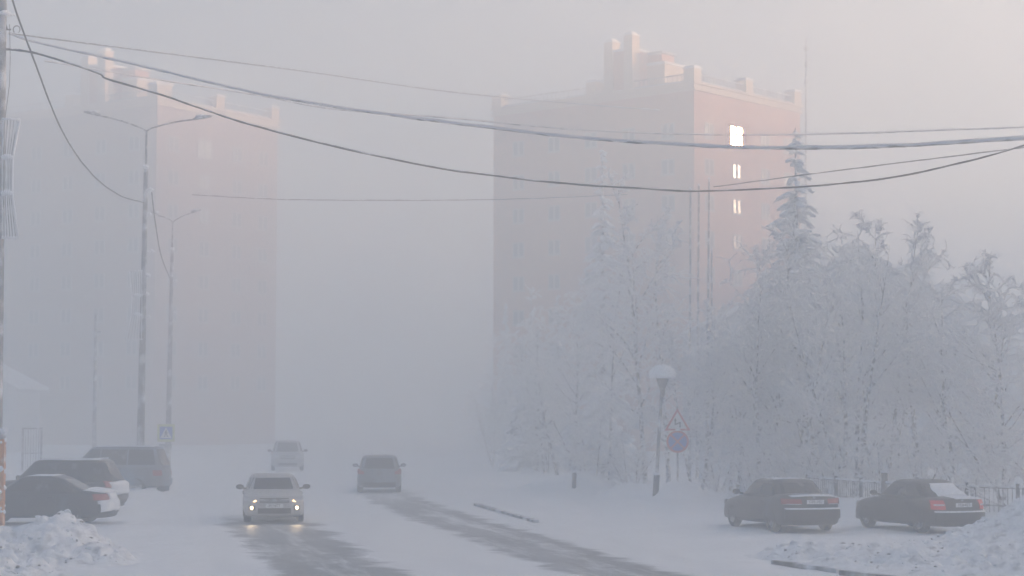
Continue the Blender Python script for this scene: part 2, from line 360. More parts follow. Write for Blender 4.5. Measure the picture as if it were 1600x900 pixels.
# ------------------------------------------------------------------ cars
SL = [0, .06, .2, .45, .66, .82, .93, 1.0]; SI = [.09, .03, .0, .0, .012, .03, .075, .15]
def make_car(name, label, loc, heading, c, cat='car', group=None, plate=None, plate_front=False, snow=(), rear_lit=False, lamps_on=False, aerial=False):
    L, W, zb, nn = c['L'], c['W'], c.get('zb', .21), c.get('n', 4.2)
    zf, zz = zip(*c['top'])
    def ztop(f): return float(np.interp(f, zf, zz))
    def ins(s): return float(np.interp(s, SL, SI))
    CZ = c.get('corner', .55)                       # rounded ends: corner zone of each plan loop
    def endf(xq, half): return half - CZ + CZ * (1 - min(.97, abs(xq)) ** 3) ** (1 / 3)
    def sidew(f, half): q = min(1, max(0, (abs(f) - (half - CZ)) / CZ)); return (1 - q ** 3) ** (1 / 3) * (1 - .035 * (f / half) ** 2)
    def frontf(x, z, e):
        f = e * L / 2 * .97
        for _ in range(3):
            s = min(1, max(0, (z - zb) / (ztop(f) - zb))); i = ins(s); f = e * endf(x / (W / 2 - i), L / 2 - i)
        return f
    def sidex(f, z):
        s = min(1, max(0, (z - zb) / (ztop(f) - zb))); i = ins(s); return (W / 2 - i) * sidew(f, L / 2 - i)
    root = thing(name, label, cat, loc, heading, group)
    pm = M[c['paint']]
    # body shell
    n = 64; mb = MB(); rows = []
    for s, i in zip(SL, SI):
        row = []
        hl_, hb = L / 2 - i, W / 2 - i
        qs = [math.cos(R(90) * k / 12) ** (2 / 3) if k < 12 else 0. for k in range(13)]
        half_f = [hl_ - CZ + CZ * q for q in qs] + [(hl_ - CZ) * (1 - 2 * k / 8) for k in range(1, 8)] + [-(hl_ - CZ + CZ * q) for q in qs[::-1]]
        half = [(hb * sidew(f, hl_) if 0 < j < len(half_f) - 1 else 0., f) for j, f in enumerate(half_f)]
        full = half + [(-x, f) for x, f in half[-2:0:-1]]; n = len(full)
        row = [(x, f, zb + (ztop(f) - zb) * s) for x, f in full]
        rows.append(row)
    vs = [v for r in rows for v in r]
    fs = [(j * n + k, j * n + (k + 1) % n, (j + 1) * n + (k + 1) % n, (j + 1) * n + k) for j in range(len(SL) - 1) for k in range(n)]
    fs.append(tuple(range(n)))
    top0 = (len(SL) - 1) * n; base = len(vs); K = 4; grid = []
    for k in range(1, n // 2):
        a, b = Vector(rows[-1][k]), Vector(rows[-1][n - k]); r = [top0 + k]
        for q in range(1, K):
            t = q / K; p = a.lerp(b, t); p.z += .035 * (1 - (2 * t - 1) ** 2); r.append(len(vs)); vs.append(tuple(p))
        r.append(top0 + n - k); grid.append(r)
    for r0, r1 in zip(grid[:-1], grid[1:]):
        for q in range(K): fs.append((r0[q], r0[q + 1], r1[q + 1], r1[q]))
    for q in range(K): fs += [(top0, grid[0][q], grid[0][q + 1]), (top0 + n // 2, grid[-1][q + 1], grid[-1][q])]
    mb.add(vs, fs)
    body = mb.build('body', pm, root, smooth=True)
    # wheel wells
    ra, fa = c['axles']; tr = c.get('tr', .33)
    cut = MB()
    for f in (ra, fa):
        for sgn in (-1, 1):
            tf = Matrix.Translation((sgn * (W / 2 - .10), f, tr + .01)) @ Matrix.Rotation(R(90), 4, 'Y')
            cut.lathe([(tr + .055, -.2), (tr + .055, .3 if sgn > 0 else .2), ] if sgn > 0 else [(tr + .055, -.3), (tr + .055, .2)], 28, tf=tf)
    co = cut.build('cutter', pm); md = body.modifiers.new('b', 'BOOLEAN'); md.object = co; md.operation = 'DIFFERENCE'; md.solver = 'EXACT'
    nme = evaluated(body); body.modifiers.clear(); body.data = nme; bpy.data.objects.remove(co)
    nme.name = 'body'; nme.set_sharp_from_angle(angle=R(38))
    # cabin
    fb0, fb1, fr0, fr1 = c['cabin']      # belt rear, belt front, roof rear, roof front
    z0, z1 = c['belt'], c['roof']; wb, wr = c.get('wb', W / 2 - .07), c.get('wr', W / 2 - .27); cn = 5.5
    def cab(t): t2 = t ** .92; return (fb0 + (fr0 - fb0) * t2, fb1 + (fr1 - fb1) * t2, wb + (wr - wb) * (t ** 1.15))
    def cabx(f, z):
        a, b, w_ = cab(min(1, max(0, (z - z0) / (z1 - z0)))); q = (f - (a + b) / 2) / ((b - a) / 2); return w_ * max(0, 1 - min(1, abs(q)) ** cn) ** (1 / cn)
    def cabf(x, z, e):
        a, b, w_ = cab(min(1, max(0, (z - z0) / (z1 - z0)))); q = x / w_; return (a + b) / 2 + e * (b - a) / 2 * max(0, 1 - min(1, abs(q)) ** cn) ** (1 / cn)
    lev = [(-.2, 0, z0 - .1)] + [(t, 0, z0 + (z1 - .07 - z0) * t) for t in (0, .2, .4, .6, .8, .92, 1)] + [(1, .035, z1 - .035), (1, .10, z1 - .01), (1, .2, z1)]
    n2 = 56; vs = []; rows = []
    for t, i, z in lev:
        tt = min(1, max(0, (z - z0) / (z1 - z0))) if i == 0 else 1
        a, b, w_ = cab(tt); a += i; b -= i; w_ -= i; row = []
        for k in range(n2):
            an = 2 * math.pi * k / n2; e = 2 / cn; row.append(((w_ * math.copysign(abs(math.sin(an)) ** e, math.sin(an))), (a + b) / 2 + (b - a) / 2 * math.copysign(abs(math.cos(an)) ** e, math.cos(an)), z))
        rows.append(row); vs += row
    fs = [(j * n2 + k, j * n2 + (k + 1) % n2, (j + 1) * n2 + (k + 1) % n2, (j + 1) * n2 + k) for j in range(len(lev) - 1) for k in range(n2)]
    o = (len(lev) - 1) * n2; fs += [(o + k, o + k + 1, o + n2 - k - 1, o + n2 - k) for k in range(1, n2 // 2 - 1)] + [(o, o + 1, o + n2 - 1), (o + n2 // 2, o + n2 // 2 + 1, o + n2 // 2 - 1)]
    fs.append(tuple(range(n2)))
    mb = MB(); mb.add(vs, fs); mb.build('cabin', pm, root, smooth=True, autosmooth=50)
    g = M['car_glass']
    zt, zl = z1 - .125, z0 + .045
    def endglass(nm, e, x_in=.09):
        mb = MB()
        def fo(off):
            def fn(u, v):
                z = (zl - .02) + (zt + .03 - zl) * v; w_ = cab((z - z0) / (z1 - z0))[2] - x_in; x = (2 * u - 1) * w_; return (x, cabf(x, z, e) + e * off, z)
            return fn
        mb.sheet(fo(.008), fo(-.03), 10, 5); return mb.build(nm, g, root, smooth=True, autosmooth=40)
    endglass('windshield', 1); rg = endglass('rear_window', -1)
    mid = c.get('bpillar', (fb0 + fb1) / 2 - .1); splits = c.get('splits', [(fb0, mid - .035), (mid + .035, fb1)])
    for sgn in (-1, 1):
        for (fa_, fb_) in splits:
            mb = MB()
            def fo(off, fa_=fa_, fb_=fb_, sgn=sgn):
                def fn(u, v):
                    z = zl + (zt - zl) * v; a, b, w_ = cab((z - z0) / (z1 - z0))
                    lo = max(fa_, a + c.get('cpillar', .30) * (1 - .3 * v)); hi = min(fb_, b - .17); f = lo + (max(hi, lo + .05) - lo) * u
                    return (sgn * (cabx(f, z) + off), f, z)
                return fn
            mb.sheet(fo(.007), fo(-.03), 6, 4); mb.build('side_window', g, root, smooth=True, autosmooth=40)
        # doors with handles
        for (d0, d1) in c['doors']:
            mb = MB()
            def fo(off, d0=d0, d1=d1, sgn=sgn):
                def fn(u, v):
                    f = d0 + (d1 - d0) * u; zt_ = ztop(f); z = zb + .10 + (zb + (zt_ - zb) * .90 - zb - .10) * v; return (sgn * (sidex(f, z) + off), f, z)
                return fn
            mb.sheet(fo(.009), fo(-.02), 6, 6); dr = mb.build('door', pm, root, smooth=True, autosmooth=40)
            f = d0 + .16; z = zb + (ztop(f) - zb) * .80; xx = sgn * (sidex(f, z) + .02); mb = MB()
            mb.tube([(xx - sgn * .02, f - .09, z), (xx + sgn * .015, f - .06, z), (xx + sgn * .018, f + .06, z), (xx - sgn * .02, f + .09, z)], .016, 6); mb.build('handle', M['trim'], dr, smooth=True)
        # mirror
        mb = MB(); f = fb1 - .28; x = sgn * (wb + .02); z = z0 + .06
        vs = []
        mb.tube([(x - sgn * .06, f, z - .03), (x + sgn * .08, f, z)], .03, 6)
        tf = Matrix.Translation((x + sgn * .16, f, z + .03)) @ Matrix.Diagonal((.12, .07, .075, 1)).to_4x4()
        mb.lathe([(.05, -1), (.6, -.85), (.95, -.4), (1, .1), (.85, .7), (.4, .97), (.05, 1)], 12, tf=tf)
        mr = mb.build('mirror', M['trim'] if c.get('dark_mirror', True) else pm, root, smooth=True)
        mb = MB(); mb.box((x + sgn * .16 - .08, f - .078, z - .02), (x + sgn * .16 + .08, f - .068, z + .075), tf=None); mb.build('mirror_glass', M['chrome'], mr)
    # ends: lights, plates, bumpers
    def endpatch(nm, e, x0, x1, za, zb_, mt, off=.01, parent=None, nu=6, nv=3, slant=0., slant2=None):
        mb = MB(); s2 = slant if slant2 is None else slant2
        def fo(of):
            def fn(u, v):
                x = x0 + (x1 - x0) * u; lo = za + slant * u; hi = zb_ + s2 * u; z = lo + (hi - lo) * v; return (x, frontf(x, z, e) + e * of, z)
            return fn
        mb.sheet(fo(off), fo(-.04), nu, nv); return mb.build(nm, mt, parent or root, smooth=True, autosmooth=40)
    hw = W / 2
    for sgn in (-1, 1):
        x0, x1, a, b = c['tail']; tl = endpatch('taillight', -1, sgn * x0, sgn * (hw - x1), a, b, M['red_lit' if rear_lit else 'red_lens'], .014, slant2=c.get('tail_slant', 0))
        if 'tail_clear' in c: q0, q1 = c['tail_clear']; endpatch('lamp_segment', -1, sgn * (x0 + .02), sgn * (hw - x1 - .03), q0, q1, M['clear_lens'], .018, tl)
        x0, x1, a, b = c['head']; hl = endpatch('headlight', 1, sgn * x0, sgn * (hw - x1), a, b, M['clear_lens'], .012, slant=.03, slant2=.05)
        if lamps_on:
            x = sgn * (x0 + .10); z = a + .03; mb = MB(); y = frontf(x, z, 1) + .02
            mb.prism([(x - sgn * .055, z - .03), (x + sgn * .09, z - .02), (x + sgn * .05, z + .015), (x + sgn * .01, z + .05)], y, y - .03); mb.build('lamp_segment', M['drl_on'], hl)
            x = sgn * (hw - .24); z = .47; fb_ = endpatch('fog_light', 1, x - .10, x + .10, z - .065, z + .065, M['trim'], .008)
            mb = MB(); mb.lathe([(.052, 0), (.052, .02), (.03, .03)], 14, tf=Matrix.Translation((x, frontf(x, z, 1), z)) @ Matrix.Rotation(R(-90), 4, 'X')); mb.build('lens', M['lamp_on'], fb_, smooth=True)
            sp = bpy.data.lights.new('fog_beam', 'SPOT'); sp.energy = 6; sp.color = (1, .72, .42); sp.spot_size = R(75); sp.spot_blend = .8; sp.shadow_soft_size = .05
            so_ = bpy.data.objects.new('fog_beam', sp); C.objects.link(so_); so_.parent = root; so_.location = (x, frontf(x, z, 1) + .05, z); so_.rotation_euler = (R(80), 0, 0)
    a, b = c.get('grille', (.60, .74)); gr = endpatch('grille', 1, -c.get('gw', .42), c.get('gw', .42), a, b, M['trim'], .012)
    mb = MB()
    for k in range(1, 4):
        z = a + (b - a) * k / 4
        mb.tube([(x, frontf(x, z, 1) + .016, z) for x in np.linspace(-c.get('gw', .42) + .03, c.get('gw', .42) - .03, 7)], .009, 5)
    mb.build('grille_bar', M['chrome'], gr)
    mb = MB(); z = (a + b) / 2; mb.lathe([(.055, 0), (.055, .03), (.04, .035)], 16, tf=Matrix.Translation((0, frontf(0, z, 1) + .006, z)) @ Matrix.Rotation(R(-90), 4, 'X') @ Matrix.Diagonal((1.3, 1, 1, 1)).to_4x4()); mb.build('emblem', M['chrome'], root, smooth=True, autosmooth=40)
    endpatch('lower_grille', 1, -hw + .42, hw - .42, .30, .46, M['trim'], .012)
    endpatch('front_bumper', 1, -hw + .14, hw - .14, .24, .30, pm, .03, nu=12, nv=2)
    rb = c.get('rbump', (.36, .60)); endpatch('rear_bumper', -1, -hw + .07, hw - .07, rb[0], rb[1], pm, .05, nu=16, nv=3)
    endpatch('diffuser', -1, -hw + .25, hw - .25, .22, rb[0] - .02, M['trim'], .02, nu=10)
    if c.get('rstrip'): q = c['rstrip']; endpatch('bumper_strip', -1, -hw + .08, hw - .08, q[0], q[1], M[c.get('rstrip_mat', 'snow_clean')], .062, nu=16, nv=2)
    zt_ = c.get('emblem_z', .92); mb = MB()
    y = frontf(0, zt_, -1); mb.lathe([(.045, 0), (.045, .022), (.03, .026)], 14, tf=Matrix.Translation((0, y + .004, zt_)) @ Matrix.Rotation(R(90), 4, 'X')); mb.build('emblem', M['chrome'], root, smooth=True, autosmooth=40)
    if plate:
        e = 1 if plate_front else -1; z = c['plate_f' if plate_front else 'plate_r']; y = frontf(0, z, e) + e * .022
        if not plate_front: y -= .03 if rb[0] - .05 < z < rb[1] + .05 else 0
        mb = MB(); mb.box((-.26, y - .012, z - .058), (.26, y + .012, z + .058)); pl = mb.build('number_plate', M['plate'], root)
        mb = MB(); tf = Matrix.Translation((0, y + e * .0135, z)) @ Matrix.Rotation(R(180 if e > 0 else 0), 4, 'Z') @ Matrix.Rotation(R(90), 4, 'X')
        text_mb(plate, .105, tf, mb); mb.build('lettering', M['ink'], pl)
    # wheels
    for f in (ra, fa):
        for sgn in (-1, 1):
            tf = Matrix.Translation((sgn * (W / 2 - .115), f, tr)) @ Matrix.Rotation(R(90) * sgn, 4, 'Y')
            mb = MB(); mb.lathe([(.13, -.09), (.15, -.05), (.15, .02), (.06, .05)], 14, tf=tf); wh = mb.build('wheel', M['trim'], root, smooth=True, autosmooth=40)
            mb = MB(); mb.lathe([(tr * .62, -.1), (tr * .9, -.105), (tr * .98, -.085), (tr, -.05), (tr, .05), (tr * .98, .085), (tr * .9, .105), (tr * .66, .1), (tr * .62, .08), (tr * .62, -.08)], 30, tf=tf); mb.build('tyre', M['rubber'], wh, smooth=True, autosmooth=50)
            mb = MB(); mb.lathe([(tr * .63, -.07), (tr * .64, .085), (tr * .58, .09), (tr * .55, .05), (tr * .54, -.06)], 26, tf=tf)
            for k in range(c.get('spokes', 5) * 2):
                w_ = 2 * math.pi * (k // 2) / c.get('spokes', 5) + (.13 if k % 2 else -.13)
                mb.box((.03, -.022, .045), (tr * .6, .022, .08), tf=tf @ Matrix.Rotation(w_, 4, 'Z'))
            mb.lathe([(.06, .03), (.06, .085), (.03, .09)], 12, tf=tf); mb.build('rim', M['alloy'], wh)
    # snow lying on the car
    for (kind, *a) in snow:
        mb = MB()
        if kind == 'roof':
            th = a[0]; lo, hi, w_ = cab(1)
            def fo(off, bottom=False):
                def fn(u, v):
                    x = (2 * u - 1) * (w_ - .10); f = lo + .12 + (hi - lo - .28) * v; e_ = (1 - (2 * u - 1) ** 6) * (1 - (2 * v - 1) ** 6)
                    return (x, f, z1 - .022 + (0 if bottom else off * (.35 + .65 * e_) * (1 + .35 * fbm(x * 5 + a[1], f * 4))))
                return fn
            mb.sheet(fo(th), fo(0, True), 12, 16); mb.build('roof_snow', M['snow_clean'], root, smooth=True)
        elif kind == 'rear_glass':
            x0, x1, th = a
            def fo(off):
                def fn(u, v):
                    z = zl + .01 + (zt + .03 - zl) * v; w_ = cab((z - z0) / (z1 - z0))[2] - .14; xs = x0 * w_ + .10 * fbm(z * 9, 3.3) - .2 * (1 - v) * (x0 < -.9) * 0 + (x1 - x0) * w_ * u; e_ = (1 - (2 * u - 1) ** 4) * (1 - (2 * v - 1) ** 6)
                    return (xs, cabf(xs, z, -1) - .006 - off * e_, z + off * .6 * e_)
                return fn
            mb.sheet(fo(th), lambda u, v: tuple(Vector(fo(0)(u, v)) + Vector((0, .03, 0))), 14, 8); mb.build('window_snow', M['snow_clean'], root, smooth=True)
        elif kind == 'trunk':
            th, x0, x1, f1 = a
            def fo(off, bottom=False):
                def fn(u, v):
                    x = x0 + (x1 - x0) * u; f = -L / 2 + .10 + (f1 + L / 2 - .10) * v; e_ = (1 - (2 * u - 1) ** 6) * (1 - (2 * v - 1) ** 6)
                    return (x, f, ztop(f) + .012 + .03 * (1 - (x / hw) ** 2) - .03 + (0 if bottom else .02 + off * e_ * (1 + .4 * fbm(x * 4, f * 5 + 7))))
                return fn
            mb.sheet(fo(th), fo(0, True), 14, 8); mb.build('trunk_snow', M['snow_clean'], root, smooth=True)
        elif kind == 'tail':
            x0, x1, za, zc, th = a
            def fo(off):
                def fn(u, v):
                    z = za + (zc - za) * v + .05 * fbm(u * 4, 2.2) * (1 if v in (0, 1) else 0); x = x0 + (x1 - x0) * u; e_ = .3 + .7 * (1 - (2 * u - 1) ** 8) * (1 - (2 * v - 1) ** 8)
                    return (x, frontf(x, z, -1) - .045 - off * e_ * (1 + .4 * fbm(x * 5, z * 6)), z)
                return fn
            mb.sheet(fo(th), lambda u, v: tuple(Vector(fo(0)(u, v)) + Vector((0, .09, 0))), 16, 6); mb.build('tail_snow', M['snow_clean'], root, smooth=True)
        elif kind == 'rail':
            for sgn in (-1, 1):
                lo, hi, w_ = cab(1); mb.tube([(sgn * (w_ - .06), f, z1 + .02 + .02 * math.sin(f * 2)) for f in np.linspace(lo + .2, hi - .3, 12)], .03, 6)
            mb.build('roof_rail', M['frost'], root, smooth=True)
    if aerial:
        mb = MB(); mb.tube([(0, fr0 + .1, z1 - .02), (.02, fr0 - .02, z1 + .16)], .013, 6); mb.build('aerial', M['trim'], root)
    return root

sedan = dict(L=4.6, W=1.78, top=[(-2.3, .95), (-1.7, 1.02), (-1.0, 1.0), (.85, .95), (1.5, .86), (2.1, .74), (2.3, .66)], axles=(-1.32, 1.38), cabin=(-1.62, 1.05, -.98, .32), belt=.96, roof=1.47,
             doors=[(-.84, .02), (.06, .94)], tail=(.40, .03, .78, .93), head=(.48, .04, .62, .73), plate_r=.84, plate_f=.53)
# silver sedan coming towards the camera
d = G(425, 812)
make_car('sedan', 'silver sedan driving towards the camera with lit fog lamps', (d.x + .0, d.y + .1, .006), R(188.5),
         dict(sedan, L=4.8, W=1.83, paint='silver_paint', top=[(-2.4, .95), (-1.7, 1.04), (-1.0, 1.0), (.85, .97), (1.5, .90), (2.15, .79), (2.4, .70)], axles=(-1.4, 1.42), gw=.44, grille=(.62, .76), head=(.46, .03, .64, .76), dark_mirror=True, belt=.96, roof=1.43),
         plate='Р374ТТ', plate_front=True, lamps_on=True, snow=[('roof', .012, 2)])
# dark vehicle driving away, half lost in its own snow dust, which its paler paint imitates
suv = dict(L=4.6, W=1.86, zb=.3, tr=.37, n=4.6, top=[(-2.3, 1.06), (-1.0, 1.1), (.95, 1.06), (1.7, 1.0), (2.2, .88), (2.3, .78)], axles=(-1.32, 1.4), cabin=(-2.26, 1.2, -1.85, .5), belt=1.07, roof=1.72, wr=.70,
           doors=[(-.82, .1), (.14, 1.05)], tail=(.66, .02, .86, 1.08), head=(.5, .04, .74, .90), plate_r=.92, plate_f=.6, bpillar=.1, splits=[(-2.2, -1.05), (-.99, .06), (.12, 1.2)], rbump=(.46, .72), cpillar=.22, emblem_z=1.0, grille=(.7, .88))
d = G(588, 770)
make_car('hatchback', 'dark hatchback driving away and half lost in snow dust beyond the silver sedan', (d.x, d.y + 1.8, .006), R(4), dict(suv, roof=1.56, paint='fog_pale_paint', tr=.33, zb=.24, L=4.3, axles=(-1.25, 1.3), top=[(-2.15, 1.0), (-1.0, 1.02), (.95, .98), (1.7, .92), (2.0, .82), (2.15, .72)], belt=.99, cabin=(-2.1, 1.1, -1.7, .4), tail=(.64, .02, .78, 1.0)), snow=[])
d = P(443, 700, 112)
make_car('van', 'faint boxy car barely visible in the fog behind the silver sedan', (d.x, 114, .006), R(187), dict(suv, paint='silver_paint', W=1.9, roof=1.74), snow=[('roof', .04, 8)])  # silver picked pale so the fog's fading is in the paint
# the two parked sedans on the right
d = G(1243, 833)
make_car('sedan', 'dark sedan with wide red tail lights and a bare rear window, parked beside the fence', (7.75, 55.9, .0), R(17),
         dict(sedan, paint='graphite_paint', L=4.72, W=1.82, tail=(.40, .03, .80, .94), tail_slant=.015, rbump=(.40, .68), rstrip=(.655, .70), plate_r=.86, emblem_z=.97, roof=1.46, spokes=5, tail_clear=(.79, .815), top=[(-2.36, .99), (-1.7, 1.06), (-1.0, 1.02), (.85, .96), (1.5, .87), (2.15, .75), (2.36, .66)]),
         plate='С031НС', snow=[('roof', .03, 1), ('trunk', .012, -.66, .66, -2.02)])
make_car('sedan', 'dark green sedan with snow covering its rear window, parked behind the snow ridge', (11.6, 55.2, .0), R(22),
         dict(sedan, paint='green_paint', L=4.5, W=1.76, tail=(.56, .03, .68, .93), tail_clear=(.78, .83), rbump=(.36, .60), rstrip=(.60, .64), plate_r=.80, emblem_z=.92, roof=1.45, spokes=7, top=[(-2.25, .94), (-1.6, .99), (-1.0, .99), (.85, .95), (1.5, .87), (2.1, .77), (2.25, .68)], cabin=(-1.7, 1.02, -.85, .3)),
         plate='М284СТ', snow=[('rear_glass', -.62, .98, .07), ('trunk', .02, -.2, .72, -1.5), ], rear_lit=True, aerial=True)
# parked on the left
make_car('sedan', 'black sedan with snowy tail behind the ploughed heap at the left edge', (-14.35, 58.4, .0), R(85),
         dict(sedan, paint='navy_paint', L=4.7, tail=(.36, .02, .74, .92), roof=1.46, rbump=(.34, .62), cabin=(-1.75, 1.1, -.8, .3)), snow=[('roof', .04, 3), ('trunk', .05, -.7, .7, -1.62), ('tail', -.80, .62, .40, .74, .05), ('tail', -.34, .34, .70, .95, .03)])
make_car('suv', 'black estate SUV with frosted roof rails parked behind the black sedan', (-15.45, 65.2, .0), R(85),
         dict(suv, paint='black_paint', L=4.75, roof=1.78, top=[(-2.37, 1.1), (-1.0, 1.13), (.95, 1.08), (1.7, 1.02), (2.2, .9), (2.37, .8)], belt=1.10), snow=[('roof', .035, 4), ('rail',), ('tail', -.8, .8, .62, 1.05, .05)])
make_car('suv', 'large dark off-roader behind the tall lamp post, blurred by fog', (-16.2, 77.5, .0), R(84),
         dict(suv, paint='fog_pale_paint', L=4.9, W=1.95, roof=2.02, zb=.4, tr=.40, belt=1.25, top=[(-2.45, 1.24), (-1.0, 1.27), (.95, 1.24), (1.7, 1.18), (2.3, 1.05), (2.45, .95)], axles=(-1.4, 1.5), cabin=(-2.4, 1.25, -2.1, .55)), snow=[('roof', .05, 5)])

# ------------------------------------------------------------------ poles, lamps, signs, wires
def lean(p0, p1, t): return p0.lerp(p1, t)
def lamp_head(mb, a, dirv, L=.75):
    dirv = Vector(dirv).normalized(); side = dirv.cross(Vector((0, 0, 1))).normalized(); up = side.cross(dirv)
    prof = [(0, .05, .05), (.12, .11, .08), (.5, .16, .09), (.85, .13, .06), (1, .05, .03)]; vs = []
    for t, w_, h in prof:
        c0 = Vector(a) + dirv * L * t; vs += [c0 + side * w_, c0 + side * w_ * .7 + up * h, c0 - side * w_ * .7 + up * h, c0 - side * w_, c0 - side * w_ * .7 - up * h * .35, c0 + side * w_ * .7 - up * h * .35]
    fs = [(i * 6 + k, i * 6 + (k + 1) % 6, (i + 1) * 6 + (k + 1) % 6, (i + 1) * 6 + k) for i in range(4) for k in range(6)] + [(5, 4, 3, 2, 1, 0), tuple(24 + k for k in range(6))]
    mb.add(vs, fs)
def double_lamp(label, base, pxtop, d, ythin, arms, brk, group):
    top = P(*pxtop, d); root = thing('street_lamp', label, 'street lamp', base, 0, group)
    l = lambda v: Vector(v) - base
    th = P(pxtop[0], ythin, d); th.x = base.x + (top.x - base.x) * (th.z / top.z)
    mb = MB(); n = 14; pts = [l(base.lerp(th, i / n)) - Vector((0, 0, .2 if i == 0 else 0)) for i in range(n + 1)]
    mb.tube(pts, [.17 - .085 * i / n for i in range(n + 1)], 12); pole = mb.build('pole', M['pole'], root, smooth=True, autosmooth=60)
    mb = MB(); mb.tube([l(th) - Vector((0, 0, .1)), l(top)], [.05, .042], 8); mb.build('mast', M['steel'], root, smooth=True)
    mb = MB(); mb.lathe([(.02, -.06), (.11, -.04), (.13, .03), (.1, .1), (.02, .14)], 10, tf=Matrix.Translation(l(th))); mb.build('snow_cap', M['frost'], root, smooth=True)
    for (ex, ey, hx_, hy_) in arms:
        e = l(P(ex, ey, d)); h = l(P(hx_, hy_, d)); t0 = l(top); mb = MB()
        q = t0 + Vector(((e.x - t0.x) * .12, 0, .13)); pts = [t0 - Vector((0, 0, .15)), t0, q] + [q.lerp(e, k / 6) + Vector((0, 0, .05 * math.sin(math.pi * k / 6))) for k in range(1, 7)]
        mb.tube(pts, .034, 7); arm = mb.build('arm', M['steel'], root, smooth=True)
        mb = MB(); lamp_head(mb, e, h - e, (h - e).length); hd = mb.build('lamp_head', M['steel'], arm)
        mb = MB(); c0 = e.lerp(h, .45); mb.lathe([(.02, -.02), (.14, 0), (.12, .05), (.03, .085)], 9, tf=Matrix.Translation(c0 + Vector((0, 0, .07))) @ Matrix.Diagonal((2.0, 1, 1, 1)).to_4x4()); mb.build('snow_cap', M['frost'], hd, smooth=True)
    for (bx, by, len_, thick) in brk:
        z = P(bx, by, d).z; c0 = l(base.lerp(top, z / top.z)); mb = MB()
        mb.tube([c0 - Vector((.1, 0, 0)), c0 + Vector((len_, -.03, .02)), ], thick, 7); mb.lathe([(.03, -.05), (thick * 1.7, -.02), (thick * 1.6, .04), (.02, .09)], 8, tf=Matrix.Translation(c0 + Vector((len_ * .75, -.03, .03)))); mb.build('bracket', M['frost'], root, smooth=True)
    return root
L1 = G(218, 776); L1.z = 0
double_lamp('tall double arm street lamp behind the parked cars on the left', L1, (229, 205), L1.y, 262, [(157, 181, 131, 175), (302, 187, 331, 182)],
            [(236, 298, .28, .07), (238, 336, .25, .05), (232, 394, .42, .035), (229, 432, .25, .06), (228, 461, .22, .05), (225, 497, .3, .05)], 'double arm street lamps')
L2 = Vector((P(262, 700, 104).x, 104, 0))
double_lamp('fainter double arm street lamp farther off, rising above the pedestrian crossing sign', L2, (270, 348), 104, 390, [(247, 337, 236, 331), (299, 333, 314, 328)], [(266, 440, .3, .06), (265, 490, .3, .05)], 'double arm street lamps')
# thin far pole
b0 = P(147, 700, 118); b0.z = 0
r = thing('utility_pole', 'thin faint pole far off in the fog, left of the tall street lamp', 'pole', b0)
mb = MB(); mb.tube([(0, 0, -.2), (0, 0, P(147, 492, 118).z)], [.14, .09], 8); mb.build('shaft', M['pole'], r, smooth=True)
mb = MB(); z = P(147, 520, 118).z; mb.box((-.35, -.06, z), (.35, .06, z + .1)); mb.build('crossarm', M['pole'], r)

# near pole at the left edge with fittings
pb = P(-6, 700, 50); pt = P(4, -40, 50); pb.z = -.1
base = Vector((pb.x, 50, 0))
r = thing('utility_pole', 'close concrete pole at the left edge carrying the overhead wires', 'pole', base)
mb = MB(); mb.tube([pb - base, pt - base], [.17, .115], 14); mb.build('shaft', M['pole'], r, smooth=True, autosmooth=60)
mb = MB(); c0 = P(7, 22, 50) - base; mb.lathe([(.03, -.06), (.15, -.03), (.17, .03), (.1, .09), (.02, .11)], 10, tf=Matrix.Translation(c0)); mb.tube([c0, c0 + Vector((.3, 0, -.03))], .03, 6); mb.build('bracket', M['frost'], r, smooth=True)
mb = MB(); c0 = P(10, 45, 50) - base
mb.tube([c0 + Vector((-.05, 0, .2)), c0 + Vector((.02, 0, -.02)), c0 + Vector((.12, 0, -.02))], .025, 6)
mb.tube([c0 + Vector((.27 + .09 * math.cos(w), 0, -.02 + .1 * math.sin(w))) for w in np.linspace(-1, 4, 12)], .014, 5); mb.build('hook', M['darkpole'], r, smooth=True)
mb = MB(); c0 = P(12, 77, 50) - base; mb.tube([c0 - Vector((.1, 0, 0)), c0 + Vector((.33, 0, -.01))], [.035, .02], 6); mb.build('clamp', M['darkpole'], r)
mb = MB(); pp = [P(x, y, 49.8) - base for x, y in ((15, 38), (16, 90), (15, 130), (10, 170), (8, 184))]; mb.tube(pp, .008, 5); mb.build('down_lead', M['darkpole'], r)

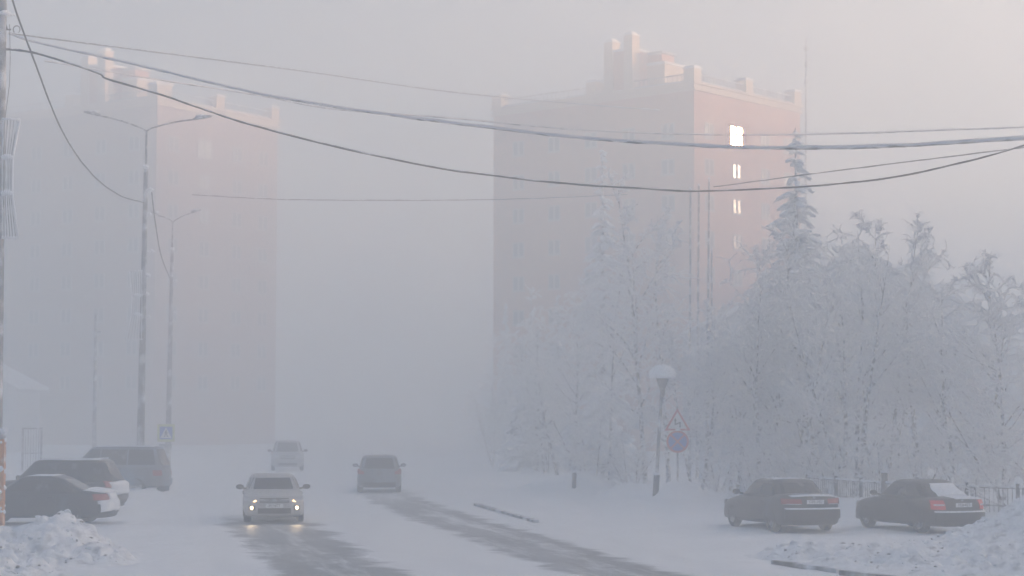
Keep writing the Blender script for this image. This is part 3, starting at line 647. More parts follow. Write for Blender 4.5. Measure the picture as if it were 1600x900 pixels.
def decoration(label, pts_top, pts_mid, pts_mid2, pts_bot, d, pole_px, thick, group):
    # a wire-frame flag ornament: top bar, two waists, flared bottom bar, inner strings
    q = lambda p: P(p[0], p[1], d); base = q(((pts_top[0] + pole_px) / 2, pts_bot[1])); r = thing('pole_ornament', label, 'ornament', base, 0, group)
    mb = MB(); rows = [pts_top, pts_mid, pts_mid2, pts_bot]
    L = lambda x, y, dy=0: q((x, y)) - base + Vector((0, dy, 0))
    for (x, y) in rows: mb.tube([L(pole_px, y - 1), L(x, y)], thick * 1.35, 6)
    mb.tube([L(*p) for p in rows], thick, 6); mb.tube([L(pole_px + (p[0] - pole_px) * .35, p[1]) for p in rows], thick * .8, 6); mb.tube([L(pole_px + (p[0] - pole_px) * .08, p[1]) for p in rows], thick * .8, 6)
    mb.build('frame', M['frost'], r, smooth=True)
    mb = MB()
    for k in range(5):
        t = .15 + .18 * k
        mb.tube([L(pole_px + (p[0] - pole_px) * t, p[1], -.02) for p in rows], thick * .35, 4)
    mb.build('light_string', M['steel'], r)
    mb = MB()
    for (x, y) in rows[1:3]:
        mb = MB(); c0 = L(pole_px + (x - pole_px) * .5, y); mb.lathe([(.02, -.07), (.13, -.05), (.16, .03), (.06, .09)], 9, tf=Matrix.Translation(c0) @ Matrix.Diagonal((1.1, .7, 1, 1)).to_4x4()); mb.build('snow_cap', M['frost'], r, smooth=True)
decoration('frosted wire frame ornament with waisted shape hung on the pole at the left edge', (31, 187), (20, 246), (19, 302), (28, 372), 49.6, 3, .03, 'frosted pole ornaments')
decoration('small faint frosted frame ornament on the tall double lamp post', (202, 424), (206, 462), (205, 492), (196, 531), L1.y - .3, 223, .018, 'frosted pole ornaments')

# orange post
b0 = P(1.0, 700, 48.5); b0.z = 0
r = thing('post', 'orange post caked with frost at the left edge, topped by snowy knobs', 'post', b0)
zt = P(0, 686, 48.5).z
mb = MB(); mb.box((-.11, -.11, -.1), (.11, .11, zt)); mb.build('shaft', M['orange'], r)
mb = MB(); mb.lathe([(.03, -.02), (.12, .02), (.10, .1), (.05, .16), (.045, .2)], 10, tf=Matrix.Translation((0, 0, zt))); mb.build('neck', M['steel'], r)
for sx in (-.095, .085):
    mb = MB(); mb.lathe([(.01, -.1), (.06, -.085), (.1, -.03), (.1, .03), (.06, .085), (.01, .1)], 12, tf=Matrix.Translation((sx, 0, zt + .21))); mb.build('knob', M['frost'], r, smooth=True)
for zf in (zt - .12, zt - .75, zt - 1.25, zt - 1.75):
    mb = MB(); k = random.uniform(.11, .15) if zf > zt - 1 else .1
    for _ in range(9):
        a = random.uniform(0, 6.28); c0 = Vector((.10 * math.cos(a), .11 * math.sin(a), zf + random.uniform(-.1, .1))); s_ = random.uniform(.04, .08)
        mb.lathe([(.1 * s_, -s_), (.8 * s_, -.5 * s_), (s_, 0), (.7 * s_, .6 * s_), (.1 * s_, s_)], 8, tf=Matrix.Translation(c0))
    mb.build('frost_clump', M['frost'], r, smooth=True)

# wires: (label, [(px, py, distance)], radius start/end, material)
def catmull(pts, n=14):
    out = []; p = [Vector(q) for q in pts]; p = [2 * p[0] - p[1]] + p + [2 * p[-1] - p[-2]]
    for i in range(1, len(p) - 2):
        for k in range(n):
            t = k / n; a, b, c_, d_ = p[i - 1:i + 3]
            out.append(.5 * ((2 * b) + (c_ - a) * t + (2 * a - 5 * b + 4 * c_ - d_) * t * t + (3 * b - a - 3 * c_ + d_) * t ** 3))
    out.append(p[-2]); return out
def wire(label, pts, r0, r1, mk, rime=.25):
    w3 = catmull([P(*q) for q in pts], 26); n = len(w3); base = w3[0].copy(); mb = MB()
    # hoarfrost makes an uneven coat
    rad = []; pp = []
    for i, p in enumerate(w3):
        q = p - base; j = Vector((0, 0, noise.noise(p * 1.1) * r0 * .5)); pp.append(q + j)
        rad.append((r0 + (r1 - r0) * i / n) * (1 + rime * (noise.noise(p * 2.3) + .8 * noise.noise(p * 6.1))))
    mb.tube(pp, rad, 8); o = mb.build('overhead_wire', M[mk], smooth=True); o.location = base
    return tag(o, label, 'wire', 'overhead wires')
wire('thick rime coated wire sagging across the whole picture below the bright window', [(14, 53, 50), (60, 67, 49.5), (200, 98, 48), (400, 145, 46), (560, 172, 44), (700, 191, 42), (900, 214, 40), (1100, 227, 38), (1250, 231, 37), (1420, 226, 36), (1620, 214, 35)], .026, .044, 'frostwire')
wire('dark cable sagging lowest across the sky from the near pole', [(14, 77, 50), (60, 84, 49), (150, 113, 48), (170, 124, 48), (260, 151, 47.5), (400, 197, 46.5), (600, 246, 46), (780, 276, 46), (1000, 295, 46), (1120, 298, 46), (1350, 283, 45), (1500, 255, 44), (1620, 221, 43)], .028, .020, 'wire')
wire('steep cable dropping from the top left corner to the tall double lamp post', [(14, -30, 46), (22, 8, 47), (48, 80, 50), (95, 200, 57), (140, 268, 64), (185, 304, 70), (226, 317, L1.y - .2)], .026, .022, 'wire', .15)
wire('thin faint wire running highest from the left pole towards the brick tower', [(14, 52, 60), (200, 76, 80), (480, 112, 105), (700, 143, 125), (900, 162, 142), (1030, 172, 150)], .022, .05, 'wire')
wire('faint thin wire closely under the thick rime coated one', [(70, 95, 62), (200, 117, 64), (400, 148, 68), (520, 170, 70), (700, 184, 72), (900, 202, 74), (1100, 210, 76), (1300, 209, 78), (1620, 198, 80)], .026, .034, 'frostwire')
wire('short faint wire rising to the right edge above the birch crowns', [(1115, 292, 70), (1250, 274, 68), (1400, 255, 66), (1620, 228, 63)], .022, .022, 'wire')
wire('barely visible wire crossing the fog between the two brick buildings', [(300, 304, 104), (430, 311, 104), (600, 313, 106), (800, 311, 110), (980, 304, 114)], .028, .028, 'wire')
wire('slack lead hanging beside the tall double lamp post', [(237, 300, L1.y), (243, 350, L1.y + 4), (252, 400, L1.y + 12), (266, 436, L2.y)], .026, .026, 'wire')

# pedestrian crossing sign and its plate
def post(root, h, r=.035, m='steel', lean_x=0.): mb = MB(); mb.tube([(0, 0, -.3), (lean_x, 0, h)], r, 8); return mb.build('post', M[m], root, smooth=True)
d = 101.; c0 = P(259.5, 676.5, d); r = thing('road_sign', 'square blue pedestrian crossing sign with yellow green border', 'road sign', (c0.x, d, 0), R(6), 'road signs')
post(r, c0.z + .45, .04); z = c0.z
mb = MB(); mb.box((-.45, -.06, z - .46), (.45, -.04, z + .46)); mb.build('border', M['sign_yellow'], r)
mb = MB(); mb.box((-.33, -.068, z - .33), (.33, -.0605, z + .33)); pan = mb.build('panel', M['sign_blue'], r)
mb = MB(); mb.prism([(-.30, -.27 + z), (.30, -.27 + z), (0, .29 + z)], -.074, -.0685); mb.build('triangle', M['sign_white'], pan)
mb = MB(); y0, y1 = -.080, -.0745
mb.lathe([(.045, 0), (.045, .005)], 12, tf=Matrix.Translation((0.0, y1, z + .10)) @ Matrix.Rotation(R(90), 4, 'X'))
mb.prism([(-.04, z + .05), (.045, z + .05), (.05, z - .06), (-.045, z - .06)], y0, y1)
for q in ([(-.045, z - .055), (0, z - .055), (-.06, z - .22), (-.11, z - .22)], [(0, z - .06), (.05, z - .055), (.12, z - .2), (.07, z - .22)], [(-.045, z + .05), (-.02, z + .03), (-.1, z - .05), (-.12, z - .03)], [(.045, z + .05), (.03, z + .03), (.1, z - .04), (.12, z - .02)]): mb.prism(q, y0 - .001, y1 - .001)
mb.build('walker', M['sign_black'], pan)
mb = MB(); z2 = P(0, 699, d).z; mb.box((-.35, -.06, z2 - .10), (.3, -.04, z2 + .18)); mb.build('lower_plate', M['fog_faded_metal'], r)

# bend warning and no stopping signs
d = 75.; c0 = P(1060, 655, d); r = thing('road_sign', 'red bordered bend warning triangle above a round blue no stopping sign', 'road sign', (c0.x - .04, d, 0), R(-3), 'road signs')
z = c0.z; post(r, z + .5, .04)
def tri(s, y0, y1, zc, mt, nm, par): mb = MB(); mb.prism([(-s, zc - s * .577), (s, zc - s * .577), (0, zc + s * 1.155)], y0, y1); return mb.build(nm, M[mt], par)
zc = P(0, 661, d).z
t0 = tri(.50, -.06, -.04, zc, 'sign_red', 'warning_triangle', r); t1 = tri(.375, -.068, -.0605, zc - .005, 'sign_white', 'face', t0)
mb = MB(); k = .052
def bar(mb, a, b, w_, y0, y1):
    a, b = Vector((a[0], 0, a[1])), Vector((b[0], 0, b[1])); t = (b - a).normalized(); n = Vector((-t.z, 0, t.x)) * w_ / 2
    mb.prism([((p).x, (p).z) for p in (a - n, b - n, b + n, a + n)], y0, y1)
bar(mb, (.10, zc - .17), (.10, zc + .03), k, -.075, -.0685); bar(mb, (.12, zc + .03), (-.10, zc - .06), k, -.0765, -.0687); bar(mb, (-.085, zc - .075), (-.085, zc + .10), k, -.075, -.0685)
mb.prism([(-.15, zc + .09), (-.02, zc + .09), (-.085, zc + .20)], -.0755, -.0686); mb.build('bend_arrow', M['sign_black'], t1)
zr = P(0, 690, d).z; q = lambda y, s=1: Matrix.Translation((0, y, zr)) @ Matrix.Rotation(R(90), 4, 'X')
mb = MB(); mb.lathe([(.435, 0), (.435, .02)], 32, tf=q(-.04)); rd = mb.build('no_stopping_disc', M['sign_red'], r)
mb = MB(); mb.lathe([(.355, 0), (.355, .007)], 32, tf=q(-.0605)); mb.build('face', M['sign_blue'], rd)
mb = MB()
for i, s_ in enumerate((1, -1)): bar(mb, (-.25 * s_, zr - .25), (.25 * s_, zr + .25), .07, -.0745 - i * .002, -.068)
mb.build('cross', M['sign_red'], rd)
mb = MB(); mb.lathe([(.02, -.04), (.11, -.02), (.09, .04), (.02, .07)], 8, tf=Matrix.Translation((.02, -.05, z - .42))); mb.build('snow_cap', M['frost'], r, smooth=True)

d = 112.; c0 = P(808, 669, d); r = thing('road_sign', 'faint dark square sign on a thin post at the road bend', 'road sign', (c0.x, d, 0), R(20), 'road signs')
post(r, c0.z + .4, .04); mb = MB(); mb.box((-.42, -.06, c0.z - .42), (.42, -.04, c0.z + .42)); mb.build('panel', M['fog_faded_metal'], r)
d = 108.; c0 = P(857, 667, d); r = thing('road_sign', 'faint dark round sign half hidden among frosted branches', 'road sign', (c0.x, d, 0), R(10), 'road signs')
post(r, c0.z + .4, .04); mb = MB(); mb.lathe([(.42, 0), (.42, .02)], 24, tf=Matrix.Translation((0, -.04, c0.z)) @ Matrix.Rotation(R(90), 4, 'X')); mb.build('disc', M['fog_faded_metal'], r)

# bollard
d = 82.5; c0 = P(897, 740, d); r = thing('bollard', 'short dark post standing in the snow bank at the road bend', 'post', (c0.x, d, 0))
mb = MB(); mb.tube([(0, 0, .1), (.02, 0, c0.z + .05)], [.10, .09], 9); mb.build('shaft', M['darkpole'], r, smooth=True, autosmooth=50)
mb = MB(); mb.lathe([(.03, -.02), (.13, 0), (.12, .07), (.03, .13)], 9, tf=Matrix.Translation((.02, 0, c0.z + .05))); mb.build('snow_cap', M['snow_clean'], r, smooth=True)

# mushroom lamp with a snow dome
d = 74.; bs_ = G(1021, 780); tp = P(1035, 590, d); r = thing('street_lamp', 'low globe street lamp wearing a thick dome of snow', 'street lamp', (bs_.x, d, 0))
o3 = Vector((bs_.x, d, 0)); zk = P(0, 742, d).z; t_ = tp - o3
at = lambda z: Vector((t_.x * z / t_.z, 0, z))
mb = MB(); mb.tube([at(-.2), at(zk)], [.12, .12], 10); mb.build('sleeve', M['darkpole'], r, smooth=True, autosmooth=50)
mb = MB(); mb.lathe([(.03, -.03), (.15, 0), (.13, .06), (.05, .1)], 10, tf=Matrix.Translation(at(zk))); mb.build('snow_collar', M['frost'], r, smooth=True)
mb = MB(); zm = P(0, 660, d).z; mb.tube([at(zk), at(zm), at(t_.z - .3)], [.07, .065, .055], 8); mb.build('pole', M['steel'], r, smooth=True)
mb = MB(); mb.lathe([(.07, -.75), (.10, -.45), (.16, -.3), (.22, -.12), (.24, 0)], 14, tf=Matrix.Translation(t_)); mb.build('lantern', M['darkpole'], r, smooth=True)
mb = MB(); mb.lathe([(.3, -.03), (.46, -.03), (.51, .03), (.52, .12), (.47, .27), (.36, .40), (.2, .48), (.03, .51)], 22, tf=Matrix.Translation(t_)); mb.build('snow_cap', M['snow_clean'], r, smooth=True)

# fence of pickets behind the parked sedans: one thing, posts and panels as parts
fp = [P(1262, 760, 70.5), P(1306, 760, 68.2), P(1345, 760, 66.4), P(1382, 760, 64.8), P(1440, 760, 63), P(1510, 760, 61.6), P(1590, 760, 60.4), P(1680, 760, 59.5)]
fp = [Vector((p.x, p.y, 0)) for p in fp]
r = thing('picket_fence', 'low dark picket fence in the snow behind the two parked sedans', 'fence', fp[0])
for i, p in enumerate(fp):
    big = i == 3; mb = MB(); h = 1.33 if big else 1.12; s_ = .09 if big else .05; q = p - fp[0]
    mb.box((q.x - s_, q.y - s_, -.1), (q.x + s_, q.y + s_, h)); mb.build('post', M['darkpole'], r)
    mb = MB(); mb.lathe([(.03, 0), (s_ * 1.6, .01), (s_ * 1.4, .06), (.02, .10)], 8, tf=Matrix.Translation((q.x, q.y, h))); mb.build('snow_cap', M['frost'], r, smooth=True)
for a, b in zip(fp[:-1], fp[1:]):
    a, b = a - fp[0], b - fp[0]; mb = MB(); L = (b - a).length
    for z in (.42, .98): mb.tube([a + Vector((0, 0, z)), b + Vector((0, 0, z))], .028, 4)
    for k in range(1, int(L / .16)): p = a.lerp(b, k * .16 / L); mb.tube([p + Vector((0, 0, .2)), p + Vector((0, 0, 1.0))], .014, 4)
    pnl = mb.build('panel', M['steel'], r)
    mb = MB(); mb.tube([a.lerp(b, k / 10) + Vector((0, 0, 1.02 + .02 * math.sin(k * 2.3))) for k in range(11)], [.03 + .015 * random.random() for _ in range(11)], 6); mb.build('rail_snow', M['frost'], pnl, smooth=True)

# flagpoles behind the trees
for lab, (x0, y0, x1, d) in (('tallest flagpole in front of the lit brick tower, rightmost of the three tall ones', (1108, 280, 1103, 97)), ('flagpole in front of the lit brick tower, middle of the three tall ones', (1092, 290, 1088, 99)), ('flagpole in front of the lit brick tower, leftmost of the three tall ones', (1079, 296, 1076, 101)), ('short flagpole top just right of the three tall flagpoles', (1112, 391, 1111, 104))):
    b0 = P(x1, 560, d); b0.z = 0; tp = P(x0, y0, d); r = thing('flagpole', lab, 'flagpole', b0, 0, 'flagpoles'); q = tp - b0
    mb = MB(); mb.tube([Vector((0, 0, -.2)), q * .5, q], [.085, .07, .05], 8); mb.build('shaft', M['steel'], r, smooth=True)
    mb = MB(); mb.lathe([(.02, -.03), (.07, .02), (.07, .06), (.02, .11)], 8, tf=Matrix.Translation(q)); mb.build('finial', M['frost'], r, smooth=True)
# mast beside the tower
d = 166.; b0 = P(1256, 600, d); b0.z = 0; tp = P(1260, 60, d) - b0; r = thing('radio_mast', 'slender aerial mast beside the right corner of the lit brick tower', 'mast', b0)
mb = MB(); mb.tube([Vector((0, 0, -.2)), tp * .55, tp * .8, tp], [.17, .13, .09, .05], 8); mb.build('shaft', M['steel'], r, smooth=True)
for yy, wd in ((100, .5), (75, .9), (128, .35)):
    c0 = P(1259, yy, d) - b0; mb = MB(); mb.tube([c0 - Vector((wd * .3, 0, 0)), c0 + Vector((wd * .7, 0, -.2 if wd > .6 else .1))], .05, 6); mb.lathe([(.03, -.3), (.15, -.15), (.15, .15), (.03, .3)], 8, tf=Matrix.Translation(c0)); mb.build('aerial', M['steel'], r, smooth=True)

# ------------------------------------------------------------------ buildings
BROT = math.atan2(.76, .65)
TD = 168.; TS = TD / 154; LD = 200.; LS = 1.07 * LD / 175      # distance and size of the towers
CB = Vector((P(1087, 600, TD).x, TD, 0))
def apartment(label, base, rz, tilts, glow_panes=()):
    r = thing('apartment_tower', label, 'building', base, rz, 'brick apartment towers')
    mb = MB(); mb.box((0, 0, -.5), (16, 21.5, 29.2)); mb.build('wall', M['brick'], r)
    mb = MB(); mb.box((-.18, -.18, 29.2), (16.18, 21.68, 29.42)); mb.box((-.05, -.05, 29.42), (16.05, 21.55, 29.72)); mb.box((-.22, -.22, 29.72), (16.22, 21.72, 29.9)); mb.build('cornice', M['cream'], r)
    mb = MB(); mb.box((.1, .1, 29.9), (15.9, 21.4, 30.02)); mb.build('roof_snow', M['snow_clean'], r)
    pil = [(0, 0), (8, 0), (16, 0), (0, 10.5), (0, 21.5), (16, 21.5), (16, 10.5)]
    for (u, w_) in pil:
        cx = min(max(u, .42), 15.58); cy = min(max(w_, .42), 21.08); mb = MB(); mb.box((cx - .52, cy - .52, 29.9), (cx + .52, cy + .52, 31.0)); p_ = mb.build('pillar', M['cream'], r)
        mb = MB(); mb.box((cx - .6, cy - .6, 31.0), (cx + .6, cy + .6, 31.1)); mb.box((cx - .5, cy - .5, 31.1), (cx + .5, cy + .5, 31.24)); mb.build('pillar_cap', M['snow_clean'], p_)
    def rail(a, b):
        mb = MB(); a, b = Vector((*a, 0)), Vector((*b, 0)); n = max(2, int((b - a).length / .45))
        for z in (30.65, 30.1): mb.tube([a + Vector((0, 0, z)), b + Vector((0, 0, z))], .06, 5)
        for k in range(1, n): p = a.lerp(b, k / n); mb.tube([p + Vector((0, 0, 29.95)), p + Vector((0, 0, 30.65))], .05, 4)
        mb.build('roof_railing', M['pole'], r)
    for a, b in (((.9, .3), (7.5, .3)), ((8.5, .3), (15.1, .3)), ((.3, .9), (.3, 6.2)), ((.3, 11), (.3, 20.6))): rail(a, b)
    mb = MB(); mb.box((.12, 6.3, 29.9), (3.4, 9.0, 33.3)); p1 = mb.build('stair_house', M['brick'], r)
    mb = MB(); mb.box((.0, 6.18, 33.3), (3.5, 9.1, 33.5)); mb.build('roof_snow', M['snow_clean'], p1)
    for (u, w_, zt_) in ((.45, 6.62, 34.55), (.45, 8.7, 34.2)):
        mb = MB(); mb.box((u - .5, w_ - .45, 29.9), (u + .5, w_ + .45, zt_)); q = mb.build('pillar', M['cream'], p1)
        mb = MB(); mb.box((u - .55, w_ - .5, zt_), (u + .55, w_ + .5, zt_ + .1)); mb.box((u - .35, w_ - .3, zt_ + .1), (u + .35, w_ + .3, zt_ + .3)); mb.build('pillar_cap', M['snow_clean'], q)
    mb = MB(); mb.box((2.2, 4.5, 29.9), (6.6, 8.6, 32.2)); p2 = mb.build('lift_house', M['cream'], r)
    mb = MB(); mb.box((2.1, 4.4, 32.2), (6.7, 8.7, 32.42)); mb.build('roof_snow', M['snow_clean'], p2)
    mb = MB(); mb.box((2.35, 4.9, 32.42), (4.1, 6.3, 33.1)); ch = mb.build('vent_stack', M['brick'], p2)
    mb = MB(); mb.box((2.2, 4.75, 33.15), (4.25, 6.45, 33.35)); mb.build('cap', M['pole'], ch)
    mb = MB(); mb.tube([(1.2, 6.9, 33.4), (1.2, 6.9, 34.9)], .03, 5); mb.tube([(.8, 6.9, 34.75), (1.6, 6.9, 34.75)], .02, 4); mb.build('aerial', M['steel'], r)
    # windows: frame with two sashes, panes hung a hair out of true
    Z0, ST = 26.1, 2.95
    for face, cols in (('front', (2.1, 6.1, 10.4, 14.0)), ('side', (2.6, 6.6, 10.6, 14.6, 18.6))):
        for ci, u in enumerate(cols):
            for k in range(8):
                z = Z0 - ST * k; w_, h = (1.9, 1.7) if (face == 'front' and ci == 1 and k == 0) else (1.3, 1.3)  # sunny top window enlarged so its size carries the glare's bloom
                if face == 'front': T = Matrix.Translation((u, 0, z))
                else: T = Matrix.Translation((0, u, z)) @ Matrix.Rotation(R(-90), 4, 'Z')
                mb = MB()
                for (a, b) in (((-w_ / 2, -.05, -h / 2), (-w_ / 2 + .09, .05, h / 2)), ((w_ / 2 - .09, -.05, -h / 2), (w_ / 2, .05, h / 2)), ((-w_ / 2 + .09, -.05, -h / 2), (w_ / 2 - .09, .05, -h / 2 + .09)), ((-w_ / 2 + .09, -.05, h / 2 - .09), (w_ / 2 - .09, .05, h / 2)), ((-.10, -.045, -h / 2 + .09), (.10, .05, h / 2 - .09)), ((-w_ / 2 - .05, -.12, -h / 2 - .08), (w_ / 2 + .05, .02, -h / 2 - .002))): mb.box(a, b, tf=T)
                wf = mb.build('window', M['winframe'], r)
                sunny = face == 'front' and ci == 1
                if sunny: tx, tz = tilts.get(k, (0, 0))
                else: tx, tz = random.uniform(-1.6, 1.6), random.uniform(2.2, 4) * random.choice((-1, 1))
                for sx in (-1, 1):
                    mb = MB(); cxp = sx * (.10 + (w_ / 2 - .19) / 2); wd = (w_ / 2 - .19) / 2 - .004
                    Tp = T @ Matrix.Translation((cxp, -.012, 0)) @ Matrix.Rotation(R(tx + (0 if sunny else random.uniform(-.3, .3))), 4, 'X') @ Matrix.Rotation(R(tz + (.06 * sx if sunny else 0)), 4, 'Z')
                    mb.box((-wd, -.004, -h / 2 + .1), (wd, .004, h / 2 - .1), tf=Tp); mb.build('pane', M['pane%d' % k if (sunny and k in tilts) else 'curtain' if (face, ci, k) in glow_panes else 'dull_pane'], wf)
    return r
# tilt (degrees) that turns each lower pane of the sunny column a little towards the sun
PANE_TILT = {0: (0, 0), 1: (-.45, 0), 2: (-.95, 0), 3: (-1.3, 0)}
tower = apartment('sunlit brick apartment tower with the sun blazing in its window column', CB, BROT, PANE_TILT); tower.scale = (TS,) * 3
t2 = apartment('brick apartment tower almost lost in fog behind the tall double street lamp', Vector((P(240, 600, LD).x, LD, 0)), R(57), {}, (('front', 1, 1), ('front', 1, 2), ('front', 1, 0))); t2.scale = (LS,) * 3
for ch in kids(t2):
    if ch.name.startswith('wall'): ch.data.materials[0] = mat('fog_dulled_brick', (.40, .235, .17), .9, var=.12, scale=1.5)  # duller brick; this tower's fading in fog is put into the colour

def gable_house(label, x0, x1, xa, y0, y1, ze, za, wall, win, rz=0):
    r = thing('house', label, 'building', ((x0 + x1) / 2, y0, 0)); cx = (x0 + x1) / 2; a, b, c_ = x0 - cx, x1 - cx, xa - cx
    mb = MB(); ov = .6
    mb.prism([(a + ov, -.5), (b - ov, -.5), (b - ov, ze + .1), (c_, za - .35), (a + ov, ze + .1)], 0, y1 - y0); mb.build('wall', M[wall], r)
    mb = MB(); mb.prism([(a - .1, ze - .42), (c_, za - .22), (b + .1, ze - .42), (b + .1, ze - .17), (c_, za + .03), (a - .1, ze - .17)], -.7, y1 - y0 + .7); rf = mb.build('roof', M['fog_faded_metal'], r)
    mb = MB(); mb.prism([(a - .05, ze - .165), (c_, za + .035), (b + .05, ze - .165), (b + .02, ze + .10), (c_, za + .33), (a - .02, ze + .10)], -.78, y1 - y0 + .7); mb.build('roof_snow', M['snow_clean'], rf)
    for (u, z, w_, h) in win:
        mb = MB(); mb.box((u - w_ / 2, -.06, z - h / 2), (u + w_ / 2, -.002, z + h / 2)); f = mb.build('window', M['winframe'], r)
        for s_ in (-1, 1): mb = MB(); mb.box((u + s_ * w_ / 4 - w_ / 4 + .07, -.068, z - h / 2 + .08), (u + s_ * w_ / 4 + w_ / 4 - .07, -.061, z + h / 2 - .08)); mb.build('pane', M['house_pane'], f)
    return r
d = 130.; A = P(1340, 396, d); E0 = P(1098, 506, d); E1 = P(1582, 503, d)
gable_house('wide low house with a snowy gable roof behind the frosted birches', E0.x, E1.x, A.x, d, d + 22, E0.z, A.z, 'plaster', [(u, z, 1.5, 1.6) for u in (-6, -2, 2, 6) for z in (2.2, 5.6)] + [(0, 9.2, 1.8, 1.6)])
d = 165.; E1 = P(33, 605, d); A = P(-150, 512, d)
gable_house('low building with a snow covered roof at the left edge', A.x - (E1.x - A.x), E1.x, A.x, d, d + 9, E1.z, A.z, 'plaster', [(u, 1.9, 1.2, 1.3) for u in (-2.5, 0, 2.5, 4)])
# gate frame beside it
d = 112.; a = P(36, 668, d); b = P(65, 668, d); r = thing('gate', 'faint metal gate frame standing in the fog behind the black sedan', 'gate', (a.x, d, 0)); w_ = b.x - a.x
mb = MB(); mb.box((-.05, -.05, -.1), (.05, .05, a.z)); mb.box((w_ - .05, -.05, -.1), (w_ + .05, .05, a.z)); mb.box((.05, -.05, a.z - .1), (w_ - .05, .05, a.z - .01)); mb.box((.05, -.05, 1.0), (w_ - .05, .05, 1.06)); mb.build('frame', M['steel'], r)
mb = MB()
for k in range(1, 7): x = w_ * k / 7; mb.tube([(x, 0, .1), (x, 0, a.z - .1)], .018, 5)
mb.build('bars', M['fog_faded_metal'], r)

# ------------------------------------------------------------------ frosted trees
def prisms(p0, p1, r0, r1):                        # many 3-sided sticks at once -> verts, quads
    p0, p1 = np.asarray(p0), np.asarray(p1); n = len(p0); d = p1 - p0; L = np.linalg.norm(d, axis=1, keepdims=True) + 1e-9; t = d / L
    ref = np.where(np.abs(t[:, 2:3]) < .9, np.array([[0, 0, 1.]]), np.array([[1., 0, 0]])); a = np.cross(t, ref); a /= np.linalg.norm(a, axis=1, keepdims=True); b = np.cross(t, a)
    V = np.empty((n, 6, 3))
    for k in range(3):
        w_ = 2 * math.pi * k / 3; o = a * math.cos(w_) + b * math.sin(w_); V[:, k] = p0 + o * np.asarray(r0)[:, None]; V[:, 3 + k] = p1 + o * np.asarray(r1)[:, None]
    base = (np.arange(n) * 6)[:, None, None]; Q = np.array([[0, 1, 4, 3], [1, 2, 5, 4], [2, 0, 3, 5]])[None] + base
    return V.reshape(-1, 3), Q.reshape(-1, 4)
def mesh_np(name, parts, mats_, smooth=False):      # parts: [(verts, faces(nx3|nx4), mat index)]
    me = bpy.data.meshes.new(name); off = 0; vs = []; loops = []; starts = []; totals = []; mi = []; ls = 0
    for v, f, k in parts:
        if len(f) == 0: continue
        vs.append(v); n, w_ = f.shape; loops.append((f + off).ravel()); starts.append(np.arange(n) * w_ + ls); totals.append(np.full(n, w_)); mi.append(np.full(n, k)); ls += n * w_; off += len(v)
    vs = np.concatenate(vs); loops = np.concatenate(loops); st = np.concatenate(starts)
    me.vertices.add(len(vs)); me.vertices.foreach_set('co', vs.ravel().astype(np.float32))
    me.loops.add(len(loops)); me.loops.foreach_set('vertex_index', loops.astype(np.int32))
    me.polygons.add(len(st)); me.polygons.foreach_set('loop_start', st.astype(np.int32))
    for m_ in mats_: me.materials.append(m_)
    me.polygons.foreach_set('material_index', np.concatenate(mi).astype(np.int32))
    if smooth: me.polygons.foreach_set('use_smooth', np.ones(len(st), bool))
    me.update(calc_edges=True); me.validate(); return me

